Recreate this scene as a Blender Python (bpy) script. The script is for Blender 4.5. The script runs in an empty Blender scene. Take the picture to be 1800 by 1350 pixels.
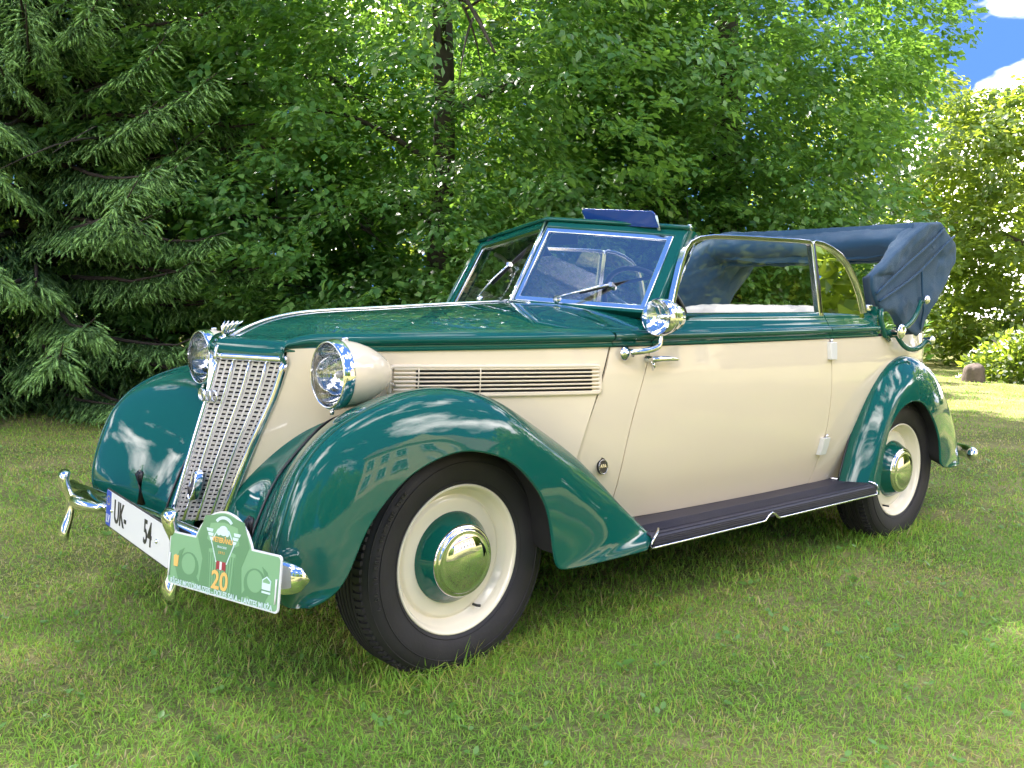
import bpy, bmesh, math, random
import numpy as np
from mathutils import Matrix, Vector

random.seed(7)
RNG = np.random.default_rng(7)
SC = bpy.context.scene
COL = SC.collection
R = math.radians

# ------------------------------------------------------------------ camera
CAM_LOC = (-1.6275, -2.7642, 1.0875)
cam_data = bpy.data.cameras.new('camera')
cam_data.sensor_fit = 'HORIZONTAL'
cam_data.sensor_width = 36.0
cam_data.lens = 32.175
cam_data.clip_start = 0.05
cam_data.clip_end = 2000.0
cam = bpy.data.objects.new('camera', cam_data)
COL.objects.link(cam)
_f = Vector((0.65569964, 0.75037082, -0.08367573))
_r = Vector((0.75399451, -0.65655315, 0.02074201))
_u = Vector((0.03937337, 0.07669157, 0.99627714))
cam.matrix_world = Matrix(((_r.x, _u.x, -_f.x, CAM_LOC[0]), (_r.y, _u.y, -_f.y, CAM_LOC[1]),
                           (_r.z, _u.z, -_f.z, CAM_LOC[2]), (0, 0, 0, 1)))
SC.camera = cam

# ------------------------------------------------------------------ sky and sun
SUN_AZ, SUN_EL = R(8.0), R(50.0)          # azimuth measured from +y towards +x
SUN_STRENGTH, SKY_STRENGTH, EXPOSURE = 2.8, 0.15, 3.08
world = bpy.data.worlds.new('World')
SC.world = world
world.use_nodes = True


def build_world():
    nt = world.node_tree
    N, L = nt.nodes, nt.links
    N.clear()
    out = N.new('ShaderNodeOutputWorld')
    bg = N.new('ShaderNodeBackground')
    bg.inputs['Strength'].default_value = SKY_STRENGTH
    L.new(bg.outputs[0], out.inputs[0])
    sky = N.new('ShaderNodeTexSky')
    sky.sky_type = 'NISHITA'
    sky.sun_disc = False
    sky.sun_elevation = SUN_EL
    sky.sun_rotation = SUN_AZ
    sky.air_density = 1.0
    sky.dust_density = 0.0
    sky.ozone_density = 4.0
    tc = N.new('ShaderNodeTexCoord')
    mp = N.new('ShaderNodeMapping')
    mp.inputs['Scale'].default_value = (1.0, 1.0, 2.2)
    mp.inputs['Location'].default_value = (-2.37, -6.21, 5.72)
    L.new(tc.outputs['Generated'], mp.inputs['Vector'])
    nz = N.new('ShaderNodeTexNoise')
    nz.inputs['Scale'].default_value = 1.9
    nz.inputs['Detail'].default_value = 7
    nz.inputs['Roughness'].default_value = 0.55
    L.new(mp.outputs[0], nz.inputs['Vector'])
    # one large cumulus low in the east
    dot = N.new('ShaderNodeVectorMath')
    dot.operation = 'DOT_PRODUCT'
    L.new(tc.outputs['Generated'], dot.inputs[0])
    dot.inputs[1].default_value = Vector((0.93, 0.325, 0.105)).normalized()
    mr = N.new('ShaderNodeMapRange')
    mr.inputs['From Min'].default_value = 0.990
    mr.inputs['From Max'].default_value = 1.0
    mr.inputs['To Min'].default_value = 0.0
    mr.inputs['To Max'].default_value = 0.30
    L.new(dot.outputs['Value'], mr.inputs['Value'])
    add = N.new('ShaderNodeMath')
    add.operation = 'ADD'
    L.new(nz.outputs['Fac'], add.inputs[0])
    L.new(mr.outputs[0], add.inputs[1])
    ramp = N.new('ShaderNodeValToRGB')
    ramp.color_ramp.elements[0].position = 0.535
    ramp.color_ramp.elements[1].position = 0.69
    L.new(add.outputs[0], ramp.inputs['Fac'])
    mix = N.new('ShaderNodeMix')
    mix.data_type = 'RGBA'
    L.new(ramp.outputs['Color'], mix.inputs['Factor'])
    sat = N.new('ShaderNodeHueSaturation')
    sat.inputs['Saturation'].default_value = 1.05
    L.new(sky.outputs[0], sat.inputs['Color'])
    tint = N.new('ShaderNodeMix')
    tint.data_type = 'RGBA'
    tint.blend_type = 'MULTIPLY'
    tint.inputs['Factor'].default_value = 1.0
    L.new(sat.outputs[0], tint.inputs['A'])
    tint.inputs['B'].default_value = (0.30, 0.52, 0.85, 1)
    even = N.new('ShaderNodeMix')      # clear deep blue air: far less horizon glow than the model gives
    even.data_type = 'RGBA'
    even.blend_type = 'DARKEN'
    even.inputs['Factor'].default_value = 1.0
    L.new(tint.outputs['Result'], even.inputs['A'])
    even.inputs['B'].default_value = (0.135, 0.345, 0.86, 1)
    L.new(even.outputs['Result'], mix.inputs['A'])
    mix.inputs['B'].default_value = (11.8, 11.4, 10.6, 1)
    L.new(mix.outputs['Result'], bg.inputs['Color'])


build_world()
sun_data = bpy.data.lights.new('sun', 'SUN')
sun_data.energy = SUN_STRENGTH
sun_data.angle = R(1.5)
sun_data.color = (1.0, 0.95, 0.86)
sun = bpy.data.objects.new('sun', sun_data)
COL.objects.link(sun)
sun.rotation_mode = 'QUATERNION'
_s = Vector((math.sin(SUN_AZ) * math.cos(SUN_EL), math.cos(SUN_AZ) * math.cos(SUN_EL), math.sin(SUN_EL)))
sun.rotation_quaternion = _s.to_track_quat('Z', 'Y')
sun.location = (0, 0, 30)

SC.view_settings.view_transform = 'Standard'
SC.view_settings.look = 'None'
SC.view_settings.exposure = EXPOSURE
SC.view_settings.gamma = 1.0
SC.view_settings.use_curve_mapping = False
SC.view_settings.use_white_balance = True
SC.view_settings.white_balance_temperature = 6400
SC.view_settings.white_balance_tint = 18
SC.render.engine = 'CYCLES'
SC.cycles.max_bounces = 10
SC.cycles.transparent_max_bounces = 16
SC.cycles.caustics_reflective = False
SC.cycles.caustics_refractive = False
SC.cycles.use_denoising = True


# ------------------------------------------------------------------ helpers
def tag(o, label=None, cat=None, group=None, kind=None):
    for k, v in (('label', label), ('category', cat), ('group', group), ('kind', kind)):
        if v:
            o[k] = v
    return o


def empty(name, loc=(0, 0, 0), parent=None):
    o = bpy.data.objects.new(name, None)
    o.empty_display_size = 0.2
    COL.objects.link(o)
    o.location = loc
    if parent:
        o.parent = parent
    return o


def link(name, me, mat, parent=None, smooth=True):
    o = bpy.data.objects.new(name, me)
    COL.objects.link(o)
    if mat:
        for m in (mat if isinstance(mat, (list, tuple)) else [mat]):
            me.materials.append(m)
    if parent:
        o.parent = parent
    if smooth and len(me.polygons):
        me.polygons.foreach_set('use_smooth', np.ones(len(me.polygons), dtype=bool))
    return o


class MB:
    """Collects vertices and faces of one mesh."""

    def __init__(self):
        self.v, self.f = [], []

    def add(self, v, f):
        n = len(self.v)
        self.v.extend([tuple(map(float, p)) for p in v])
        self.f.extend([tuple(i + n for i in q) for q in f])
        return self

    def grid(self, G, closed_u=False, closed_v=False):
        G = np.asarray(G, float)
        nu, nv = G.shape[:2]
        f = []
        for i in range(nu if closed_u else nu - 1):
            for j in range(nv if closed_v else nv - 1):
                i2, j2 = (i + 1) % nu, (j + 1) % nv
                f.append((i * nv + j, i * nv + j2, i2 * nv + j2, i2 * nv + j))
        return self.add(G.reshape(-1, 3), f)

    def box(self, c, s, M=None):
        v = []
        for dz in (-.5, .5):
            for dx, dy in ((-.5, -.5), (.5, -.5), (.5, .5), (-.5, .5)):
                p = Vector((dx * s[0], dy * s[1], dz * s[2]))
                if M is not None:
                    p = M @ p
                v.append((p.x + c[0], p.y + c[1], p.z + c[2]))
        return self.add(v, [(3, 2, 1, 0), (4, 5, 6, 7), (0, 1, 5, 4), (1, 2, 6, 5), (2, 3, 7, 6), (3, 0, 4, 7)])

    def lathe(self, prof, c=(0, 0, 0), axis=(0, 1, 0), n=48):
        a = Vector(axis).normalized()
        t = Vector((0, 0, 1)) if abs(a.z) < .9 else Vector((1, 0, 0))
        b = a.cross(t).normalized()
        d = b.cross(a)
        G = []
        for h, r in prof:
            row = []
            for k in range(n):
                w = 2 * math.pi * k / n
                p = Vector(c) + a * h + (d * math.cos(w) + b * math.sin(w)) * r
                row.append(tuple(p))
            G.append(row)
        return self.grid(G, closed_v=True)

    def tube(self, path, r, n=8, closed=False, sec=None, up=(0, 0, 1), caps=True, taper=None):
        P = [Vector(p) for p in path]
        m = len(P)
        if sec is None:
            sec = [(math.cos(2 * math.pi * k / n), math.sin(2 * math.pi * k / n)) for k in range(n)]
        rr = r if isinstance(r, (tuple, list)) else (r, r)
        G = []
        for i in range(m):
            if closed:
                t = P[(i + 1) % m] - P[i - 1]
            else:
                t = P[min(i + 1, m - 1)] - P[max(i - 1, 0)]
            t.normalize()
            u = Vector(up) - t * t.dot(Vector(up))
            if u.length < 1e-4:
                u = Vector((1, 0, 0)) - t * t.x
            u.normalize()
            s = t.cross(u)
            k = taper[i] if taper else 1.0
            G.append([tuple(P[i] + s * (a * rr[0] * k) + u * (b * rr[1] * k)) for a, b in sec])
        n0 = len(self.v)
        self.grid(G, closed_u=closed, closed_v=True)
        if caps and not closed:
            q = len(sec)
            self.f.append(tuple(n0 + j for j in range(q)))
            self.f.append(tuple(n0 + (m - 1) * q + j for j in reversed(range(q))))
        return self

    def mirrored(self):
        o = MB()
        o.v = [(x, -y, z) for x, y, z in self.v]
        o.f = [tuple(reversed(q)) for q in self.f]
        return o

    def build(self, name, mat, parent=None, smooth=True, solid=0.0, bevel=0.0, fix=True, sharp=None, sub=0, offset=-1.0):
        me = bpy.data.meshes.new(name)
        me.from_pydata(self.v, [], self.f)
        if fix:
            bm = bmesh.new()
            bm.from_mesh(me)
            bmesh.ops.recalc_face_normals(bm, faces=bm.faces)
            bm.to_mesh(me)
            bm.free()
        me.update()
        o = link(name, me, mat, parent, smooth)
        if sub:
            m = o.modifiers.new('sub', 'SUBSURF')
            m.levels = m.render_levels = sub
        if solid:
            m = o.modifiers.new('solid', 'SOLIDIFY')
            m.thickness = solid
            m.offset = offset
            if smooth and sharp is None:
                m = o.modifiers.new('crisp', 'EDGE_SPLIT')
                m.split_angle = R(48)
        if bevel:
            m = o.modifiers.new('bevel', 'BEVEL')
            m.width = bevel
            m.segments = 2
            m.limit_method = 'ANGLE'
            m.angle_limit = R(35)
        if smooth and sharp is not None:
            me.set_sharp_from_angle(angle=R(sharp))
        return o


def both(mb, name, mat, parent, **k):
    """A part and its mirror image on the other side of the car."""
    a = mb.build(name, mat, parent, **k)
    b = mb.mirrored().build(name, mat, parent, **k)
    return a, b


def _natural(t, y, q):
    """Natural cubic spline through (t, y[k, d]) evaluated at q."""
    n = len(t)
    h = np.diff(t)
    A = np.zeros((n, n))
    B = np.zeros((n, y.shape[1]))
    A[0, 0] = A[-1, -1] = 1
    for i in range(1, n - 1):
        A[i, i - 1], A[i, i], A[i, i + 1] = h[i - 1], 2 * (h[i - 1] + h[i]), h[i]
        B[i] = 6 * ((y[i + 1] - y[i]) / h[i] - (y[i] - y[i - 1]) / h[i - 1])
    M = np.linalg.solve(A, B)
    k = np.clip(np.searchsorted(t, q, side='right') - 1, 0, n - 2)
    dt = q - t[k]
    hk = h[k]
    a = (t[k + 1] - q) / hk
    b = dt / hk
    return (a[:, None] * y[k] + b[:, None] * y[k + 1]
            + ((a ** 3 - a)[:, None] * M[k] + (b ** 3 - b)[:, None] * M[k + 1]) * (hk ** 2)[:, None] / 6)


def spline(P, n):
    P = np.asarray(P, float)
    d = np.linalg.norm(np.diff(P, axis=0), axis=1)
    t = np.concatenate([[0], np.cumsum(np.maximum(d, 1e-6) ** 0.7)])
    return _natural(t, P, np.linspace(0, t[-1], n))


def surf(C, nu, nv):
    """Smooth surface through a grid of control points C[u][v]."""
    C = np.asarray(C, float)
    ku, kv = C.shape[:2]
    du = np.linalg.norm(np.diff(C, axis=0), axis=2).mean(1)
    tu = np.concatenate([[0], np.cumsum(np.maximum(du, 1e-6) ** 0.8)])
    A = np.stack([_natural(tu, C[:, j], np.linspace(0, tu[-1], nu)) for j in range(kv)], 1)
    dv = np.linalg.norm(np.diff(A, axis=1), axis=2).mean(0)
    tv = np.concatenate([[0], np.cumsum(np.maximum(dv, 1e-6) ** 0.8)])
    return np.stack([_natural(tv, A[i], np.linspace(0, tv[-1], nv)) for i in range(nu)], 0)


def interp(x, pts):
    P = np.asarray(pts, float)
    return float(_natural(P[:, 0], P[:, 1:2], np.array([min(max(x, P[0, 0]), P[-1, 0])]))[0, 0])


def basis(o, x, y):
    x, y = Vector(x).normalized(), Vector(y)
    y = (y - x * x.dot(y)).normalized()
    z = x.cross(y)
    return Matrix(((x.x, y.x, z.x, o[0]), (x.y, y.y, z.y, o[1]), (x.z, y.z, z.z, o[2]), (0, 0, 0, 1)))


def text(body, size, M, mat, parent, name='lettering', depth=0.0006, sx=1.0, align='CENTER', spacing=1.0, bold=0.0, follow=None):
    cu = bpy.data.curves.new('tmp_text', 'FONT')
    cu.body = body
    cu.size = size
    cu.align_x = align
    cu.align_y = 'CENTER'
    cu.extrude = depth
    cu.offset = bold
    cu.space_character = spacing
    cu.resolution_u = 3
    if follow:
        cu.follow_curve = follow
    o = bpy.data.objects.new('tmp_text', cu)
    COL.objects.link(o)
    dg = bpy.context.evaluated_depsgraph_get()
    dg.update()
    me = bpy.data.meshes.new_from_object(o.evaluated_get(dg), depsgraph=dg)
    bpy.data.objects.remove(o)
    me.name = name
    me.transform(M @ Matrix.Diagonal((sx, 1, 1, 1)))
    me.materials.clear()
    return link(name, me, mat, parent, smooth=False)


# ------------------------------------------------------------------ materials
def new_mat(name):
    m = bpy.data.materials.new(name)
    m.use_nodes = True
    nt = m.node_tree
    return m, nt.nodes, nt.links, nt.nodes['Principled BSDF']


def simple(name, col, rough=0.5, metal=0.0, coat=0.0, spec=0.5, coat_rough=0.02, noise=0.0, nscale=40.0, bump=0.0, bscale=200.0, sheen=0.0):
    m, N, L, b = new_mat(name)
    b.inputs['Base Color'].default_value = (*col, 1)
    b.inputs['Roughness'].default_value = rough
    b.inputs['Metallic'].default_value = metal
    b.inputs['Coat Weight'].default_value = coat
    b.inputs['Coat Roughness'].default_value = coat_rough
    b.inputs['Specular IOR Level'].default_value = spec
    if sheen:
        b.inputs['Sheen Weight'].default_value = sheen
    tc = N.new('ShaderNodeTexCoord')
    if noise:
        nz = N.new('ShaderNodeTexNoise')
        nz.inputs['Scale'].default_value = nscale
        nz.inputs['Detail'].default_value = 6
        L.new(tc.outputs['Object'], nz.inputs['Vector'])
        mx = N.new('ShaderNodeMix')
        mx.data_type = 'RGBA'
        mx.inputs['A'].default_value = (*[c * (1 - noise) for c in col], 1)
        mx.inputs['B'].default_value = (*[min(1, c * (1 + noise)) for c in col], 1)
        L.new(nz.outputs['Fac'], mx.inputs['Factor'])
        L.new(mx.outputs['Result'], b.inputs['Base Color'])
    if bump:
        nb = N.new('ShaderNodeTexNoise')
        nb.inputs['Scale'].default_value = bscale
        nb.inputs['Detail'].default_value = 4
        L.new(tc.outputs['Object'], nb.inputs['Vector'])
        bp = N.new('ShaderNodeBump')
        bp.inputs['Strength'].default_value = bump
        bp.inputs['Distance'].default_value = 0.004
        L.new(nb.outputs['Fac'], bp.inputs['Height'])
        L.new(bp.outputs[0], b.inputs['Normal'])
    return m


def glass_mat(name, tint=(0.93, 0.96, 0.97), ior=1.75, wave=0.0):
    m, N, L, b = new_mat(name)
    N.remove(b)
    out = N['Material Output']
    fr = N.new('ShaderNodeFresnel')
    fr.inputs['IOR'].default_value = ior
    tr = N.new('ShaderNodeBsdfTransparent')
    tr.inputs[0].default_value = (*tint, 1)
    gl = N.new('ShaderNodeBsdfGlossy')
    gl.inputs['Roughness'].default_value = 0.0
    mx = N.new('ShaderNodeMixShader')
    L.new(fr.outputs[0], mx.inputs[0])
    L.new(tr.outputs[0], mx.inputs[1])
    L.new(gl.outputs[0], mx.inputs[2])
    L.new(mx.outputs[0], out.inputs[0])
    if wave:
        tc = N.new('ShaderNodeTexCoord')
        wv = N.new('ShaderNodeTexWave')
        wv.bands_direction = 'Y'
        wv.inputs['Scale'].default_value = wave
        L.new(tc.outputs['Object'], wv.inputs['Vector'])
        bp = N.new('ShaderNodeBump')
        bp.inputs['Strength'].default_value = 0.5
        bp.inputs['Distance'].default_value = 0.004
        L.new(wv.outputs['Fac'], bp.inputs['Height'])
        L.new(bp.outputs[0], gl.inputs['Normal'])
        L.new(bp.outputs[0], fr.inputs['Normal'])
    return m


M = {}


def ripple(m):
    """Hand beaten panels: a barely visible long wave and a fine orange peel under the lacquer."""
    N, L = m.node_tree.nodes, m.node_tree.links
    b = N['Principled BSDF']
    tc = N.new('ShaderNodeTexCoord')
    n1 = N.new('ShaderNodeTexNoise')
    n1.inputs['Scale'].default_value = 4.5
    n1.inputs['Detail'].default_value = 2
    n2 = N.new('ShaderNodeTexNoise')
    n2.inputs['Scale'].default_value = 190
    for n in (n1, n2):
        L.new(tc.outputs['Object'], n.inputs['Vector'])
    b1 = N.new('ShaderNodeBump')
    b1.inputs['Strength'].default_value = .35
    b1.inputs['Distance'].default_value = .006
    b2 = N.new('ShaderNodeBump')
    b2.inputs['Strength'].default_value = .06
    b2.inputs['Distance'].default_value = .0004
    L.new(n1.outputs['Fac'], b1.inputs['Height'])
    L.new(n2.outputs['Fac'], b2.inputs['Height'])
    L.new(b1.outputs[0], b2.inputs['Normal'])
    L.new(b2.outputs[0], b.inputs['Normal'])
    L.new(b2.outputs[0], b.inputs['Coat Normal'])
    return m


M['green'] = simple('green_paint', (0.003, 0.088, 0.066), 0.5, coat=1.0, coat_rough=0.008, spec=0.0)
M['cream'] = simple('cream_paint', (0.77, 0.665, 0.49), 0.5, coat=1.0, coat_rough=0.008, spec=0.0)
ripple(M['green'])
ripple(M['cream'])
M['wheel'] = simple('wheel_cream', (0.86, 0.78, 0.60), 0.5, coat=1.0, coat_rough=0.02, spec=0.0)
M['chrome'] = simple('chrome', (0.80, 0.81, 0.82), 0.04, metal=1.0)
M['alu'] = simple('polished_trim', (0.74, 0.75, 0.77), 0.14, metal=1.0)
M['silverpaint'] = simple('grille_silver', (0.60, 0.57, 0.53), 0.4, coat=0.2)
M['dark'] = simple('dark_void', (0.006, 0.006, 0.007), 0.8)
M['black'] = simple('black_trim', (0.012, 0.012, 0.014), 0.35)
M['rubber'] = simple('tyre_rubber', (0.019, 0.017, 0.019), 0.66, noise=0.6, nscale=9, bump=0.15, bscale=90)
M['tread'] = M['rubber']
M['letter'] = simple('sidewall_lettering', (0.040, 0.037, 0.040), 0.5)
M['mat_rubber'] = simple('running_board_rubber', (0.030, 0.028, 0.042), 0.5, noise=0.3, nscale=9)
M['fabric'] = simple('hood_canvas', (0.005, 0.050, 0.105), 0.75, noise=0.18, nscale=6, bump=0.35, bscale=900, sheen=0.12)
M['fabric_in'] = simple('hood_lining', (0.012, 0.032, 0.055), 0.85, noise=0.15, nscale=6)
M['leather'] = simple('cream_leather', (0.66, 0.60, 0.50), 0.45, bump=0.1, bscale=300)
M['glass'] = glass_mat('window_glass', ior=1.36)
M['screen_glass'] = glass_mat('screen_glass', (0.88, 0.93, 0.97), ior=3.5)
M['lens'] = glass_mat('lamp_lens', (0.95, 0.96, 0.96), ior=1.6, wave=48)
M['white'] = simple('plate_white', (0.74, 0.74, 0.76), 0.35, coat=0.4)
M['platetext'] = simple('plate_black', (0.012, 0.012, 0.015), 0.4)
M['blue'] = simple('plate_blue', (0.01, 0.06, 0.42), 0.4)
M['yellow'] = simple('star_yellow', (0.55, 0.45, 0.05), 0.5)
M['pl_green'] = simple('rally_green', (0.20, 0.40, 0.21), 0.4, coat=0.3)
M['pl_dark'] = simple('rally_dark_green', (0.115, 0.27, 0.13), 0.4, coat=0.3)
M['pl_orange'] = simple('rally_orange', (0.83, 0.47, 0.13), 0.45)
M['pl_pale'] = simple('rally_pale', (0.60, 0.74, 0.75), 0.45)
M['pl_red'] = simple('rally_red', (0.32, 0.03, 0.04), 0.45)
M['visor'] = simple('visor_blue', (0.012, 0.05, 0.24), 0.25, coat=0.5)
M['hinge'] = simple('hinge_cover', (0.66, 0.66, 0.62), 0.3, coat=0.5)

# ------------------------------------------------------------------ the car
car = empty('classic_car')
tag(car, 'dark green and cream vintage four seat cabriolet with its blue top folded, parked on grass', 'car')

YB = [(.40, .575), (.5, .608), (.66, .645), (.85, .675), (1.2, .698), (1.6, .706), (2.0, .702), (2.4, .682), (2.8, .645), (3.1, .585), (3.3, .50), (3.5, .34), (3.6, .16)]
DZ = [(.28, .108), (.36, .085), (.45, .055), (.55, .030), (.70, .008), (.80, .0), (.90, .001), (.96, .006), (1.1, .02)]


def side_y(x, z):
    return -(interp(x, YB) - interp(z, DZ))


def zoff(x):
    return .016 * (x - .65)


def side_panel(xl, xr, zs, nx=18, nz=20):
    G = []
    for k in range(nz):
        z0 = zs[0] + (zs[1] - zs[0]) * k / (nz - 1)
        a, b = xl(z0), xr(z0)
        row = []
        for i in range(nx):
            x = a + (b - a) * i / (nx - 1)
            z = z0 + (zoff(x) if k == nz - 1 else zoff(x) * max(0, (z0 - .4)) / .56)
            row.append((x, side_y(x, z0), z))
        G.append(row)
    return MB().grid(G)


def curve_x(pts):
    return lambda z: interp(z, pts)


cowl_x = curve_x([(.25, .50), (.45, .53), (.62, .56), (.745, .60), (.88, .645), (.96, .668), (1.1, .69)])
doorf_x = curve_x([(.25, .752), (.35, .752), (.47, .754), (.62, .762), (.78, .790), (.95, .842), (1.1, .875)])
doorr_x = curve_x([(.25, 2.005), (.33, 2.018), (.5, 2.032), (.72, 2.022), (.955, 1.985), (1.1, 1.972)])
G5 = .0024
ZT = .958
both(side_panel(lambda z: cowl_x(z) + G5, lambda z: doorf_x(z) - G5, (.30, ZT), 10), 'cowl_panel', M['cream'], car, solid=.008)
doors = both(side_panel(lambda z: doorf_x(z) + G5, lambda z: doorr_x(z) - G5, (.335, ZT), 30), 'door', M['cream'], car, solid=.008)
both(side_panel(lambda z: doorr_x(z) + G5, lambda z: 3.56 - .0 * z, (.30, ZT), 34), 'rear_quarter', M['cream'], car, solid=.008)
# dark shell behind the panel gaps
both(MB().grid([[(x, side_y(x, z) + .02, z) for x in np.linspace(.5, 3.4, 30)] for z in np.linspace(.28, 1.0, 10)]), 'inner_shell', M['dark'], car)

BAND = [(.004, .9605), (.007, .9635), (.007, .969), (.001, .973), (.0005, .977), (.010, .984), (.0145, .9895), (.0155, .995), (.0145, 1.0005), (.009, 1.006), (.001, 1.010), (-.003, 1.013),
        (-.008, 1.024), (-.015, 1.038), (-.022, 1.048), (-.022, 1.052), (-.026, 1.060), (-.033, 1.067), (-.044, 1.072), (-.058, 1.073), (-.07, 1.068), (-.075, 1.055)]


def band(xa, xb, n, rows=None):
    G = []
    for o, z in BAND[:rows]:
        row = []
        for i in range(n):
            t = i / (n - 1)
            x = xa(z) + (xb(z) - xa(z)) * t
            row.append((x, -(interp(x, YB) + o - .006), z + zoff(x)))
        G.append(row)
    return MB().grid(G)


both(band(lambda z: doorf_x(z) + .003, lambda z: doorr_x(z) - .003, 40), 'door_waistline', M['green'], car, solid=.004)
both(band(lambda z: doorr_x(z) + .003, lambda z: 2.44 + (z - .96) * .15, 16), 'rear_waistline', M['green'], car, solid=.004)
both(band(lambda z: cowl_x(z) + .004, lambda z: doorf_x(z) - .003, 10, 12), 'cowl_waistline', M['green'], car, solid=.004)

# ---- rear deck behind the folded top
deck = []
for x, zt, in ((2.30, 1.045), (2.5, 1.03), (2.75, 1.005), (3.0, .965), (3.25, .885), (3.45, .74), (3.58, .54), (3.62, .36)):
    w = interp(min(x, 3.6), YB) - .004
    row = []
    for t in np.linspace(-1, 1, 25):
        e = abs(t)
        y = w * t
        z = zt - (zt - min(zt - .03, .965 if x < 3 else zt - .12)) * e ** 5
        row.append((x + .02 * (1 - e * e), y, z))
    deck.append(row)
MB().grid(surf(np.array(deck), 40, 41)).build('rear_deck', M['cream'], car, solid=.006)

# ---- bonnet
BW = [(-.345, .245), (-.2, .335), (0, .425), (.3, .545), (.5, .606), (.66, .643)]
HW = [(-.36, .25), (-.30, .275), (-.2, .335), (0, .425), (.3, .545), (.5, .606), (.66, .643), (.8, .665), (.95, .683)]


def zb(x):
    return .938 + .0215 * (x + .35)


NOSE = True
RIDGE = [(-.432, .947), (-.408, .967), (-.378, .984), (-.311, 1.015), (-.2, 1.045), (-.085, 1.059), (.093, 1.070), (.261, 1.080), (.467, 1.093), (.62, 1.101), (.76, 1.108), (.85, 1.111), (.95, 1.110), (1.06, 1.100)]
STAT = [(-.434, -.345), (-.410, -.325), (-.375, -.295), (-.31, -.245), (-.2, -.15), (-.06, -.02), (.1, .12), (.28, .28), (.47, .44), (.62, .57), (.745, .668)]
sec = [(.004, .000), (.007, .003), (.007, .009), (.002, .013), (.002, .017), (.011, .024), (.0155, .0295), (.0165, .035), (.015, .041), (.009, .046), (.001, .050), (-.003, .0535)]


def bonnet_row(xr, xe, shrink=1.0):
    zr = interp(xr, RIDGE)
    w = interp(xe, HW)
    ze = zb(xe)
    top = ze + .0535
    row = []
    k = min(1.0, max(0.0, (zr - ze) / .075))
    for o, h in sec:
        row.append((xe, -(w + o), ze + h * (.35 + .65 * min(1, k + .25))))
    z0 = row[-1][2]
    for t in np.linspace(.06, 1, 18):
        y = (w - .003) * (1 - t)
        f = 1 - (1 - t) ** 2.3
        xx = xe + (xr - xe) * (t ** 1.25)
        row.append((xx, -y, z0 + (max(zr, z0) - z0) * f))
    return row


rows = [bonnet_row(a, b) for a, b in STAT]
# nose apron: the front edge rolls down on to the grille header
r0 = np.array(rows[0])
dn = r0.copy()
for q in range(len(dn)):
    tt = 1 - abs(dn[q, 1]) / .262
    dn[q] = (-.343 - .092 * max(0, tt), dn[q, 1] * .985, .905)
md = (r0 + dn) / 2 + np.array([-.010, 0, 0])
md[:, 2] = np.minimum(md[:, 2], .930)
rows = np.array([dn, md] + rows)
rows = np.stack([spline(rows[:, j], 72) for j in range(rows.shape[1])], 1)
bon = both(MB().grid(rows), 'bonnet', M['green'], car, solid=.005)
# chrome ridge strip along the middle of the bonnet, running down the nose
rp = [(-.447, 0, .905), (-.4455, 0, .925), (-.437, 0, .950)] + [(x - .002, 0, z + .003) for x, z in RIDGE[1:-3]]
rps = spline(rp, 60)
MB().tube(rps, (.009, .006), n=10, up=(0, 0, 1)).build('ridge_strip', M['chrome'], car)
# scuttle panel between bonnet and windscreen
cw = np.array([bonnet_row(a, b) for a, b in ((.7485, .6715), (.785, .74), (.84, .80), (.95, .86), (1.06, .93))])
cw = np.stack([spline(cw[:, j], 20) for j in range(cw.shape[1])], 1)
both(MB().grid(cw[:, 10:]), 'scuttle', M['green'], car, solid=.004)
# chrome V strips where bonnet meets scuttle
for s in (-1, 1):
    pts = [(.752, s * .004, 1.1125), (.748, s * .05, 1.1118), (.744, s * .10, 1.1095), (.738, s * .15, 1.106)]
    MB().tube(spline(pts, 8), (.006, .004), n=8).build('scuttle_strip', M['chrome'], car)

# ---- bonnet sides (cream), from grille edge to cowl
bs = [[(-.335, -.262, .948), (-.36, -.235, .80), (-.405, -.185, .65), (-.442, -.135, .52), (-.462, -.105, .41)],
      [(-.26, -.312, .952), (-.272, -.285, .80), (-.30, -.245, .65), (-.335, -.19, .52), (-.35, -.165, .41)],
      [(-.15, -.366, .952), (-.15, -.348, .80), (-.17, -.31, .65), (-.19, -.27, .52), (-.20, -.25, .41)],
      [(.0, -.423, .953), (.0, -.416, .80), (-.01, -.385, .65), (-.02, -.36, .52), (-.02, -.35, .41)],
      [(.3, -.543, .957), (.3, -.540, .80), (.3, -.522, .65), (.3, -.505, .52), (.3, -.49, .41)],
      [(.5, -.604, .962), (.485, -.602, .80), (.46, -.585, .65), (.44, -.567, .52), (.43, -.55, .41)],
      [(.664, -.640, .966), (.612, -.638, .80), (.565, -.622, .65), (.54, -.60, .52), (.522, -.58, .41)]]
BS = surf(bs, 70, 40)
both(MB().grid(BS), 'bonnet_side', M['cream'], car, solid=.006)


def bs_at(x, z):
    d = (BS[:, :, 0] - x) ** 2 + (BS[:, :, 2] - z) ** 2
    i, j = np.unravel_index(np.argmin(d), d.shape)
    # linear refinement from neighbours
    i0, j0 = min(i, 68), min(j, 38)
    a, b, c = BS[i0, j0], BS[i0 + 1, j0], BS[i0, j0 + 1]
    A = np.array([[b[0] - a[0], c[0] - a[0]], [b[2] - a[2], c[2] - a[2]]])
    s = np.linalg.solve(A, np.array([x - a[0], z - a[2]]))
    return float(a[1] + s[0] * (b[1] - a[1]) + s[1] * (c[1] - a[1]))


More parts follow.
